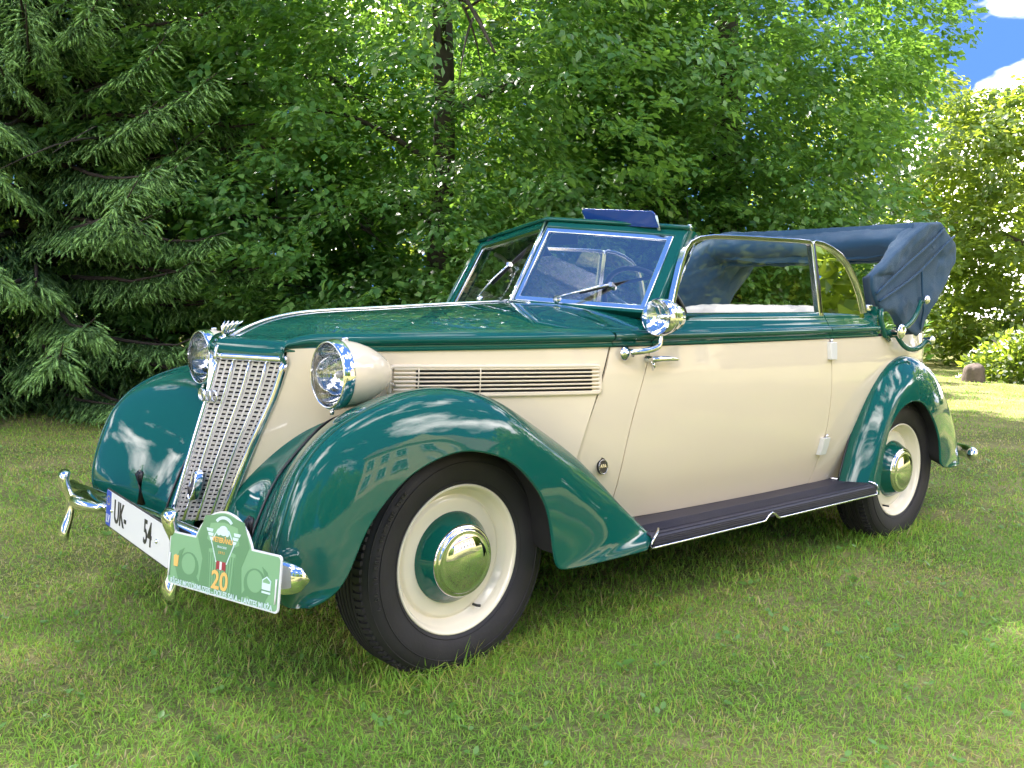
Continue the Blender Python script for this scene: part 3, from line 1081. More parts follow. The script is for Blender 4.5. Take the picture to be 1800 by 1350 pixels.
text('BRAUCIENS', .0075, MR @ Matrix.Translation((0, .054, .003)), M['pl_pale'], rp_, sx=.9, depth=.0003)
text('2 0 2 3', .0085, MR @ Matrix.Translation((0, .041, .003)), M['pl_orange'], rp_, depth=.0003)
prt([(-.018, .024), (-.018, .000), (-.009, .004), (0, .000), (.009, .004), (.018, .0), (.018, .024)], M['pl_red'], .0026)
prt([(-.004, .0235), (-.004, .0025), (.004, .0025), (.004, .0235)], M['white'], .0030)
text('20', .062, MR @ Matrix.Translation((0, -.028, .0028)), M['pl_orange'], rp_, bold=.0012, sx=1.05, depth=.0003)
text('RĪGAS MOTORMUZEJS - DOLES SALA - LANTES MUIŽA', .0188, MR @ Matrix.Translation((0, -.0565, .0024)), M['pl_pale'], rp_, sx=.86, bold=.0004, depth=.0003)
for a, b in ((.158, -.030), (.178, -.030), (.178, -.034), (.158, -.034)):
    pass
prt([(.155, -.018), (.185, -.018), (.185, .006), (.170, .016), (.155, .006)], M['pl_pale'], .0022)
prt([(.158, -.001), (.182, -.001), (.182, .0045), (.170, .0125), (.158, .0045)], M['pl_green'], .0025)
prt([(.155, -.022), (.185, -.022), (.185, -.027), (.155, -.027)], M['pl_pale'], .0022)
prt([(-.188, -.018), (-.172, -.018), (-.170, .014), (-.176, .010), (-.182, .014), (-.190, .010)], M['pl_orange'], .0022)
for s in (-1, 1):
    MB().tube([MR @ Vector((s * .205, y, .003)) for y in (-.045, -.03, -.005, .012)], .0022, n=6).build('cable_tie', M['white'], rp_)

# ---- windscreen
ws = empty('windscreen', parent=car)
tag(ws, 'split V-shaped windscreen in a green frame with chrome inner frames')


def quad_ring(o4, i4, off, thick, name, mat, parent, bevel=.003):
    o4 = [Vector(p) for p in o4]
    i4 = [Vector(p) for p in i4]
    n = (o4[1] - o4[0]).cross(o4[3] - o4[0]).normalized()
    if n.x > 0:
        n = -n
    mb = MB()
    f, b = [], []
    v = [p + n * off for p in o4] + [p + n * off for p in i4] + [p + n * (off - thick) for p in o4] + [p + n * (off - thick) for p in i4]
    q = []
    for k in range(4):
        k2 = (k + 1) % 4
        q += [(k, k2, 4 + k2, 4 + k), (8 + k, 12 + k, 12 + k2, 8 + k2), (k, 8 + k, 8 + k2, k2), (4 + k, 4 + k2, 12 + k2, 12 + k)]
    mb.add(v, q)
    return mb.build(name, mat, parent, smooth=True, bevel=bevel, sharp=30)


def inset(q, l, r, t, b):
    """Inset of quad q = [apex top, outer top, outer bottom, apex bottom], by metres."""
    A, B, C_, D = [Vector(p) for p in q]
    wt, wb = (B - A).length, (C_ - D).length
    hl, hr = (D - A).length, (C_ - B).length

    def P(u, v):
        return (A * (1 - u) + B * u) * (1 - v) + (D * (1 - u) + C_ * u) * v
    return [P(l / wt, t / hl), P(1 - r / wt, t / hr), P(1 - r / wb, 1 - b / hr), P(l / wb, 1 - b / hl)]


for s in (-1, 1):
    quad = [(.964, 0, 1.440), (1.108, s * .612, 1.384), (.918, s * .625, 1.072), (.770, 0, 1.106)]
    q1 = inset(quad, .012, .050, .030, .012)
    q2 = inset(quad, .030, .075, .050, .034)
    quad_ring(quad, q1, .006, .05, 'screen_frame', M['green'], ws, .006)
    quad_ring(q1, q2, .003, .014, 'pane_frame', M['alu'], ws, .003)
    MB().add(q2, [(0, 1, 2, 3)]).build('pane', M['screen_glass'], ws, smooth=False)
    # windscreen post cheek, facing the door window
    B0, C0 = Vector(quad[1]), Vector(quad[2])
    ck = MB().grid([[B0 + (C0 - B0) * t + Vector((dx, s * dy, dz)) for dx, dy, dz in ((.0, .004, 0), (.025, .008, -.004), (.055, .0, -.016), (.06, -.02, -.018))] for t in np.linspace(0, 1.0, 8)])
    ck.build('post_cheek', M['green'], ws, solid=.004)
    MB().tube([B0 + Vector((.01, -s * .01, .004)), B0 + Vector((.012, -s * .01, .022))], (.008, .008), n=8).build('latch_pin', M['alu'], ws)
    # draught seal between cheek and door window
    MB().tube([B0 + (C0 - B0) * t + Vector((.042, s * .007, -.012)) for t in (.12, .5, .97)], (.005, .007), n=6).build('post_trim', M['alu'], ws)
hd = [(1.112, -.612, 1.392), (1.04, -.30, 1.423), (.975, -.03, 1.447), (.968, 0, 1.449), (.975, .03, 1.447), (1.04, .30, 1.423), (1.112, .612, 1.392)]
MB().tube(hd, (.022, .010), n=10).build('header_rail', M['green'], ws)
MB().tube([(.957, 0, 1.440), (.86, 0, 1.270), (.765, 0, 1.106), (.748, 0, 1.104)], (.012, .009), n=8, up=(-1, 0, .5)).build('centre_strip', M['alu'], ws)
# wipers
for s, base, tip in ((-1, (.800, -.235, 1.122), (1.015, -.525, 1.205)), (1, (.800, .235, 1.122), (.955, .06, 1.345))):
    w = empty('wiper', parent=car)
    b0, t0 = Vector(base), Vector(tip)
    n = Vector((-.85, s * .21, .48))
    MB().lathe([(0, .016), (.012, .013), (.016, 0)], b0 - n * .006, n, 14).build('pivot', M['chrome'], w)
    MB().tube([b0 + n * .012, b0.lerp(t0, .35) + n * .022, b0.lerp(t0, .60) + n * .02], (.006, .004), n=8, up=n).build('wiper_arm', M['alu'], w)
    MB().tube([b0.lerp(t0, .25) + n * .010, b0.lerp(t0, .6) + n * .013, t0 + n * .010], (.003, .010), n=8, up=n).build('wiper_blade', M['black'], w)
    MB().box(b0.lerp(t0, .6) + n * .018, (.02, .016, .016)).build('blade_clip', M['alu'], w, smooth=False)

# ---- side windows (wound up)
def wy(z, s):
    return s * (.662 - (z - 1.07) * .16)


DW = [(.945, 1.062), (.985, 1.155), (1.03, 1.245), (1.066, 1.305), (1.10, 1.337), (1.155, 1.357), (1.24, 1.369), (1.40, 1.377), (1.62, 1.384), (1.82, 1.390), (1.915, 1.391), (1.930, 1.385), (1.934, 1.37), (1.940, 1.22), (1.944, 1.075)]
QW = [(1.960, 1.075), (1.955, 1.22), (1.949, 1.372), (1.952, 1.389), (1.966, 1.394), (2.03, 1.389), (2.10, 1.374), (2.17, 1.348), (2.235, 1.302), (2.285, 1.235), (2.318, 1.165), (2.336, 1.092)]
for s in (-1, 1):
    for nm, pts, n in (('door_window', DW, 60), ('quarter_window', QW, 50)):
        g = empty(nm, parent=car)
        P2 = [(x, wy(z, s), z) for x, z in pts]
        MB().tube(P2, (.009, .013), sec=[(-1, -1), (1, -1), (1, 1), (-1, 1)], up=(0, 1, 0)).build('window_frame', M['alu'], g, bevel=.003, sharp=35)
        bot = 1.045
        MB().add(P2 + [(pts[-1][0], wy(bot, s), bot), (pts[0][0], wy(bot, s), bot)], [tuple(range(len(P2) + 2))]).build('pane', M['glass'], g, smooth=False)
    MB().tube([(1.952, s * .668, 1.09), (1.952, s * .655, 1.20), (1.946, s * .622, 1.385)], (.004, .006), n=6).build('window_seal', M['black'], car)

# ---- interior
it = empty('interior', parent=car)
dash = [[(1.02, y, z - .10 * (abs(y) / .6) ** 4) for y in np.linspace(-.6, .6, 13)] for z in (1.085, 1.06)] 
dash = [[(x, y, z - .04 * (abs(y) / .6) ** 4) for y in np.linspace(-.6, .6, 13)] for x, z in ((.99, 1.09), (1.05, 1.088), (1.075, 1.06), (1.07, .90), (1.0, .75))]
MB().grid(surf(np.array(dash), 16, 13)).build('dashboard', M['green'], it)


def bench(x, ztop, name, w):
    g = empty(name, parent=car)
    nple = 13
    for k in range(nple):
        y0, y1 = -w + 2 * w * k / nple, -w + 2 * w * (k + 1) / nple
        prof = [(-.08, .50), (-.085, .62), (-.055, .78), (-.015, .93), (.03, ztop - .035), (.06, ztop - .008), (.095, ztop), (.13, ztop - .012), (.15, ztop - .05), (.15, .6)]
        G = []
        for u in np.linspace(0, 1, 7):
            y = y0 + (y1 - y0) * u
            d = .004 * math.sin(math.pi * u)
            drop = .07 * (abs(y) / w) ** 6
            G.append([(x + a - d * (i < 6), y, (z + d * .7 * (3 < i < 8)) - (drop if i > 3 and i < 9 else 0)) for i, (a, z) in enumerate(prof)])
        MB().grid(G).build('pleat', M['leather'], g)
    MB().box((x - .25, 0, .48), (.5, 2 * w, .2)).build('cushion', M['leather'], g, bevel=.05)
    return g


bench(1.62, .965, 'front_bench', .54)
bench(2.38, 1.125, 'rear_bench', .58)
st = empty('steering_wheel', parent=car)
sc0 = Vector((1.235, -.30, 1.075))
sa = Vector((-.86, 0, -.5)).normalized()
e1 = Vector((0, 1, 0))
e2 = sa.cross(e1).normalized()
MB().tube([sc0 + e1 * (.205 * math.cos(a)) + e2 * (.205 * math.sin(a)) for a in np.linspace(0, 2 * math.pi, 41)[:-1]], .011, n=8, closed=True, up=sa).build('rim', M['black'], st)
for k in range(3):
    a = R(90 + 120 * k)
    for dd in (-.012, 0, .012):
        MB().tube([sc0 + sa * .02 + e1 * dd, sc0 + e1 * (.2 * math.cos(a) + dd) + e2 * (.2 * math.sin(a))], .0025, n=6).build('spoke', M['alu'], st)
MB().tube([sc0 - sa * .01, sc0 + sa * .28], .022, n=10).build('column', M['black'], st)
# mirror and sun visors
MB().box((1.055, .0, 1.375), (.012, .17, .05)).build('rear_mirror', M['black'], car, bevel=.01)
vz = empty('sun_visor', parent=car)
tag(vz, 'dark blue sun visor swung up above the windscreen')
vc = [Vector((1.062, -.128, 1.440)), Vector((1.068, -.515, 1.400)), Vector((1.055, -.515, 1.452)), Vector((1.035, -.505, 1.460)), Vector((1.030, -.148, 1.492)), Vector((1.042, -.133, 1.486))]
vc = [Vector((1.05, -.150, 1.43)), Vector((1.05, -.520, 1.395)), Vector((1.03, -.512, 1.446)), Vector((1.028, -.500, 1.457)), Vector((1.026, -.150, 1.489)), Vector((1.028, -.136, 1.481))]
MB().add(vc, [(0, 1, 2, 3, 4, 5)]).build('visor_board', M['visor'], vz, smooth=False, solid=.008, bevel=.002)
for yy, z0 in ((-.142, 1.418), (-.515, 1.385)):
    MB().tube([(1.052, yy, z0), (1.030, yy, z0 + .052)], (.007, .003), n=8).build('visor_clip', M['pl_pale'], vz)
for s in (1,):
    MB().add([Vector((1.06, .17, 1.425)), Vector((1.075, .52, 1.395)), Vector((1.15, .52, 1.30)), Vector((1.15, .17, 1.32))], [(0, 1, 2, 3)]).build('sun_visor', M['fabric_in'], car, smooth=False, solid=.008)
MB().tube(spline([(1.10, .50, 1.33), (1.13, .47, 1.31), (1.15, .44, 1.25)], 6), (.016, .010), n=8).build('header_clamp', M['leather'], car)

# ---- folded top
ft = empty('folded_top', parent=car)
tag(ft, 'dark blue canvas top folded in a thick stack behind the rear seat')
# closed section in (x, z); near end values measured, the middle sits slightly lower
SECT = [(2.405, 1.262), (2.43, 1.282), (2.60, 1.375), (2.78, 1.470), (2.93, 1.540), (3.00, 1.556), (3.07, 1.560), (3.105, 1.552), (3.20, 1.500), (3.275, 1.452), (3.292, 1.432), (3.288, 1.405),
        (3.24, 1.32), (3.15, 1.215), (3.06, 1.13), (3.02, 1.06), (2.98, .99), (2.86, 1.00), (2.74, 1.05), (2.66, 1.09), (2.56, 1.105), (2.47, 1.13), (2.42, 1.19), (2.400, 1.245)]
Sv = np.array(SECT)
cen = np.array([2.86, 1.30])
ys = [(-.640, .55), (-.652, .86), (-.650, .97), (-.635, 1.0), (-.60, 1.005), (-.565, 1.0), (-.53, 1.0), (-.3, .985), (0, .975), (.3, .985), (.53, 1.0), (.565, 1.0), (.60, 1.005), (.635, 1.0), (.65, .97), (.652, .86), (.64, .55)]
rowsT = []
for y, k in ys:
    row = []
    for x, z in SECT:
        q = cen + (np.array([x, z]) - cen) * k
        # the arms run forward only at the sides; across the middle the front edge lies further back
        f = min(1.0, max(0, (abs(y) - .545) / .06))
        fr = max(0.0, (2.80 - q[0]) / .4)
        xx = q[0] + (1 - min(1, f)) * fr * .42
        zz = q[1] + (1 - min(1, f)) * fr * .10
        zlow = 1.375 + .10 * max(0, min(1, (xx - 2.95) / .3)) * 0
        if zz < zlow:
            zz += (1 - f) * (zlow - (zlow - zz) * .04 - zz)
            xx += (1 - f) * max(0, 2.93 - xx)
        # lower part narrows towards the body
        lowk = max(0, (1.15 - zz) / .16)
        rowy = y * (1 - .045 * min(1, lowk))
        wr = .006 * math.sin(31 * x + 9 * z + 2.3 * y) + .004 * math.sin(57 * z - 23 * x)
        row.append((xx, rowy + math.copysign(wr, y) * (abs(y) > .5), zz + wr * .5))
    rowsT.append(row)
T = np.array(rowsT)
T = np.stack([spline(np.vstack([T[i], T[i][:1]]), 97)[:-1] for i in range(len(ys))], 0)
T = np.stack([_natural(np.arange(len(ys)) * 1.0, T[:, j], np.linspace(0, len(ys) - 1, 140)) for j in range(T.shape[1])], 1)
mbT = MB().grid(T, closed_v=True)
n_ = T.shape[1]
mbT.f.append(tuple(range(n_)))
mbT.f.append(tuple(reversed(range(139 * n_, 140 * n_))))
top = mbT.build('canvas', M['fabric'], ft, sharp=60)
dm = top.modifiers.new('wrinkle', 'DISPLACE')
tx = bpy.data.textures.new('wrinkle', 'CLOUDS')
tx.noise_scale = .085
dm.texture = tx
dm.strength = .022
dm.mid_level = .5
dm2 = top.modifiers.new('sag', 'DISPLACE')
tx2 = bpy.data.textures.new('sag', 'CLOUDS')
tx2.noise_scale = .035
dm2.texture = tx2
dm2.strength = .007
dm2.mid_level = .5


def on_end(pts, y):
    return [(x, y, z) for x, z in pts]


for s in (-1, 1):
    for pth in ([(2.44, 1.185), (2.62, 1.28), (2.80, 1.37), (2.97, 1.455), (3.10, 1.53)],
                [(2.47, 1.15), (2.70, 1.235), (2.88, 1.315), (3.06, 1.415), (3.22, 1.50)],
                [(2.88, 1.31), (2.90, 1.20), (2.93, 1.10), (2.95, 1.02)]):
        q = spline([(a, b) for a, b in pth], 24)
        MB().tube([(a, s * (.661 - .03 * max(0, (1.12 - b) / .12)), b) for a, b in q], (.006, .006), n=6).build('seam', M['fabric'], ft)
    # front arm end cover
    MB().box((2.43, s * .628, 1.19), (.05, .03, .16), Matrix.Rotation(R(-20), 3, 'Y')).build('arm_cover', M['fabric_in'], ft, bevel=.01)
# lining flap hanging in front of the folded bows
flap = []
for i, y in enumerate(np.linspace(-.60, .60, 25)):
    z1 = 1.36 + .05 * (abs(y) / .6) ** 2 + .004 * math.sin(20 * y)
    flap.append([(2.90, y, 1.543), (2.875, y, 1.50), (2.86, y, 1.43), (2.865 + .006 * math.sin(13 * y), y, z1)])
MB().grid(surf(np.array(flap), 40, 12)).build('lining_flap', M['fabric'], ft, solid=.004)

# ---- landau irons
for s in (-1, 1):
    li = empty('landau_iron', parent=car)
    y = s * .705
    a, b, c = (2.565, 1.012), (2.805, 1.165), (2.885, .968)
    MB().tube([(p[0], y, p[1]) for p in spline([a, (2.66, 1.035), (2.745, 1.085), b], 18)], (.013, .010), n=10, up=(0, 1, 0)).build('upper_arm', M['green'], li)
    MB().tube([(p[0], y, p[1]) for p in spline([(2.56, 1.0), (2.64, .945), (2.76, .925), (2.84, .945), c], 20)], (.013, .010), n=10, up=(0, 1, 0)).build('lower_arm', M['green'], li)
    for (px_, pz_), r_ in ((a, .036), (b, .022), (c, .022)):
        MB().lathe([(.03, r_ * .6), (-.004, r_ * .8), (-.008, r_), (-.014, r_ * .97), (-.020, r_ * .7), (-.023, 0)], (px_, y + s * .012, pz_), (0, -s, 0) if False else (0, 1, 0) if s < 0 else (0, -1, 0), 24).build('iron_knob', M['chrome'], li)
    MB().tube([(2.60, s * .64, 1.0), (2.60, s * .705, 1.0)], .02, n=8).build('iron_mount', M['green'], li)
    MB().grid([[(2.43 + dx, s * yy, zz) for dx, yy in ((0, .60), (.01, .672))] for zz in (.97, 1.05, 1.125)]).build('body_edge', M['green'], car, solid=.006)
    MB().tube([(2.452, s * .678, 1.115), (2.465, s * .676, 1.06), (2.50, s * .676, 1.0), (2.56, s * .672, .975)], (.012, .016), n=8).build('waistline_return', M['green'], car)
    MB().box((2.39, s * .655, 1.118), (.05, .012, .03)).build('window_catch', M['alu'], car, bevel=.004)

# ---- door furniture
for i, d in enumerate(doors):
    s = -1 if i == 0 else 1
    hn = empty('door_handle', parent=d)
    y0 = side_y(.83, .918)
    MB().lathe([(0, .016), (-.012, .013), (-.028, .010), (-.036, .011)], (.828, s * -y0 * 1.0 if False else s * abs(y0), .917), (0, 1, 0) if s < 0 else (0, -1, 0), 16).build('escutcheon', M['chrome'], hn)
    yy = abs(y0) + .034
    MB().tube([(.815, s * yy, .917), (.85, s * (yy + .006), .919), (.90, s * (yy + .006), .918), (.945, s * (yy + .003), .915), (.962, s * yy, .913)], (.007, .009), n=10, taper=[1.1, 1.15, 1.0, .7, .25]).build('lever', M['chrome'], hn)
    MB().tube([(.828, s * (yy - .01), .910), (.826, s * (yy - .004), .893), (.832, s * (yy - .012), .878)], (.009, .006), n=8, taper=[1, .9, .4]).build('key_drop', M['chrome'], hn)
    for z0, z1 in ((.967, .892), (.548, .470)):
        hx = doorr_x((z0 + z1) / 2)
        G = [[(hx - .024 + k * .048, s * (abs(side_y(hx, z)) + o), z) for k, o in ((0 + (z1 < .8) * .0, .001), (.1, .017), (.9, .020), (1.0, .001))] for z in (z0, z1)]
        G = []
        for z, kk in ((z0, 1.0), ((z0 + z1) / 2, 1.0), (z1, .92)):
            xc_ = hx if z0 > .8 else doorr_x(z) - .012
            G.append([(xc_ + k * .026 * kk, s * (abs(side_y(hx, z)) + o), z) for k, o in ((-1, .0), (-.9, .020), (.9, .022), (1, .0))])
        hb = MB().grid(G)
        n0 = len(hb.v)
        hb.f += [(0, 1, 2, 3), (8, 11, 10, 9)]
        hb.build('hinge_cover', M['hinge'], d, smooth=False, bevel=.003)
        MB().tube([(hx, s * (abs(side_y(hx, z0)) + .008), z0), (hx, s * (abs(side_y(hx, z0)) + .008), z0 + .012)], .007, n=8).build('hinge_pin', M['alu'], d)

# ---- club badge on the cowl
bd = empty('club_badge', parent=car)
bc = Vector((.668, side_y(.668, .545) - .005, .545))
MBd = basis(bc, Vector((1, -.06, 0)), Vector((0, .10, 1)))
slab([(.023 * math.cos(a), .027 * math.sin(a) + (.008 if abs(math.cos(a)) < .2 and math.sin(a) > 0 else 0)) for a in np.linspace(0, 2 * math.pi, 33)[:-1]], -.004, .004, MBd, 'badge_disc', M['black'], bd)
text('APA', .018, MBd @ Matrix.Translation((0, .002, .0048)), M['alu'], bd, sx=.85)
MB().tube([MBd @ Vector((.0205 * math.cos(a), .0242 * math.sin(a), .0045)) for a in np.linspace(0, 2 * math.pi, 33)[:-1]], .0009, n=6, closed=True).build('badge_ring', M['alu'], bd)

# ---- spot lamp with mirror back
sp = empty('spot_lamp', parent=car)
tag(sp, 'round chrome spot lamp with mirror back on a curved arm')
c = (.800, -.735, 1.064)
ax_ = Vector((1, .06, 0.0))
MB().lathe([(-.012, .060), (-.004, .064), (.008, .066), (.022, .065), (.030, .060), (.034, .061), (.042, .060), (.052, .055), (.064, .0545), (.075, .050), (.095, .046), (.10, .044), (.10, 0)], c, ax_, 40).build('lamp_body', M['chrome'], sp)
MB().lathe([(-.010, .060), (.006, .048), (.018, .032), (.024, .012), (.025, 0)], c, ax_, 40).build('reflector', M['chrome'], sp)
MB().lathe([(.024, .008), (.0, .008), (-.004, .004), (-.005, 0)], c, ax_, 14).build('bulb', M['alu'], sp)
MB().lathe([(-.011, .0605), (-.015, .045), (-.018, .025), (-.019, 0)], c, ax_, 40).build('lens', M['glass'], sp)
MB().tube(spline([(.815, -.735, 1.005), (.815, -.738, .985), (.808, -.738, .968), (.785, -.73, .955), (.745, -.712, .946), (.716, -.688, .942)], 16), (.010, .011), n=10, taper=[.8] * 5 + [1] * 11).build('arm', M['chrome'], sp)
MB().lathe([(-.004, .026), (.004, .024), (.010, .016), (.018, .014), (.028, .014)], (.722, -.664, .938), (.15, -1, .1), 20).build('base', M['chrome'], sp)
# ================================================================== the place
def np_mesh(name, V, F, mat, parent=None, smooth=False, attrs=None):
    """Mesh from numpy arrays: V[n,3]; F[m,k] (all faces with k corners)."""
    me = bpy.data.meshes.new(name)
    V = np.ascontiguousarray(V, dtype=np.float32)
    F = np.ascontiguousarray(F, dtype=np.int32)
    m, k = F.shape
    me.vertices.add(len(V))
    me.vertices.foreach_set('co', V.ravel())
    me.loops.add(m * k)
    me.loops.foreach_set('vertex_index', F.ravel())
    me.polygons.add(m)
    me.polygons.foreach_set('loop_start', np.arange(0, m * k, k, dtype=np.int32))
    me.update(calc_edges=True)
    for nm, arr in (attrs or {}).items():
        a = me.attributes.new(nm, 'FLOAT', 'POINT')
        a.data.foreach_set('value', np.ascontiguousarray(arr, dtype=np.float32))
    return link(name, me, mat, parent, smooth)


def unit(a):
    return a / np.maximum(np.linalg.norm(a, axis=-1, keepdims=True), 1e-9)


# ---- materials of plants
def leaf_mat(name, cols, trans=0.35, tcol=(.25, .42, .03), rough=.42, spec=.5, attr=None):
    m, N, L, b = new_mat(name)
    geo = N.new('ShaderNodeNewGeometry')
    ramp = N.new('ShaderNodeValToRGB')
    el = ramp.color_ramp.elements
    while len(el) < len(cols):
        el.new(0.5)
    for i, c in enumerate(cols):
        el[i].position = i / (len(cols) - 1)
        el[i].color = (*c, 1)
    L.new(geo.outputs['Random Per Island'], ramp.inputs['Fac'])
    col = ramp.outputs['Color']
    if attr:
        at = N.new('ShaderNodeAttribute')
        at.attribute_name = 'tip'
        mx = N.new('ShaderNodeMix')
        mx.data_type = 'RGBA'
        L.new(at.outputs['Fac'], mx.inputs['Factor'])
        L.new(col, mx.inputs['A'])
        mx.inputs['B'].default_value = (*attr, 1)
        col = mx.outputs['Result']
    L.new(col, b.inputs['Base Color'])
    b.inputs['Roughness'].default_value = rough
    b.inputs['Specular IOR Level'].default_value = spec
    tr = N.new('ShaderNodeBsdfTranslucent')
    tr.inputs['Color'].default_value = (*tcol, 1)
    mix = N.new('ShaderNodeMixShader')
    mix.inputs[0].default_value = trans
    L.new(b.outputs[0], mix.inputs[1])
    L.new(tr.outputs[0], mix.inputs[2])
    L.new(mix.outputs[0], N['Material Output'].inputs[0])
    return m


M['beech'] = leaf_mat('beech_leaf', [(.045, .135, .042), (.070, .18, .050), (.105, .23, .058), (.16, .29, .07)], .38, (.30, .56, .06), rough=.36)
M['beech2'] = leaf_mat('light_leaf', [(.035, .085, .02), (.06, .12, .024), (.085, .15, .03), (.12, .18, .03)], .45, (.46, .60, .05), rough=.45)
M['spruce'] = leaf_mat('spruce_needle', [(.065, .155, .055), (.09, .19, .065), (.115, .23, .07)], .18, (.24, .42, .06), rough=.5, attr=(.36, .66, .17))
M['bark'] = simple('bark', (.060, .050, .040), .9, noise=.6, nscale=9, bump=1.0, bscale=22)
M['bark_dark'] = simple('spruce_bark', (.045, .033, .026), .95, noise=.5, nscale=12, bump=.8, bscale=30)


# leaf template: base, left, tip, right, midrib (x along leaf, y across, z normal)
LEAF_V = np.array([(0, 0, 0), (.30, -.30, .05), (.72, -.24, .03), (1, 0, -.06), (.72, .24, .03), (.30, .30, .05), (.5, 0, -.02)])
LEAF_F = np.array([(0, 1, 6), (1, 2, 6), (2, 3, 6), (3, 4, 6), (4, 5, 6), (5, 0, 6)])
LEAF5_V = np.array([(0, 0, 0), (.42, -.34, .05), (1, 0, -.06), (.42, .34, .05), (.5, 0, -.02)])
LEAF5_F = np.array([(0, 1, 4), (1, 2, 4), (2, 3, 4), (3, 0, 4)])
LEAF4_V = np.array([(0, 0, 0), (.45, -.30, .05), (1, 0, -.05), (.45, .30, .05)])
LEAF4_F = np.array([(0, 1, 2), (0, 2, 3)])


def place(tv, tf, P, X, Nn, S):
    """Copies template (tv, tf) at points P with x axis X, normal Nn and size S."""
    X = unit(X)
    Y = unit(np.cross(Nn, X))
    Z = np.cross(X, Y)
    S = np.asarray(S).reshape(-1, 1, 1)
    V = P[:, None, :] + S * (tv[None, :, 0:1] * X[:, None, :] + tv[None, :, 1:2] * Y[:, None, :] + tv[None, :, 2:3] * Z[:, None, :])
    F = tf[None, :, :] + (np.arange(len(P)) * len(tv))[:, None, None]
    return V.reshape(-1, 3), F.reshape(-1, tf.shape[1])


def limb(mb, pts, r0, r1, n=8):
    k = len(pts)
    mb.tube(pts, r0, n=n, up=(1, .3, .1), taper=[1 + (r1 / r0 - 1) * i / (k - 1) for i in range(k)])


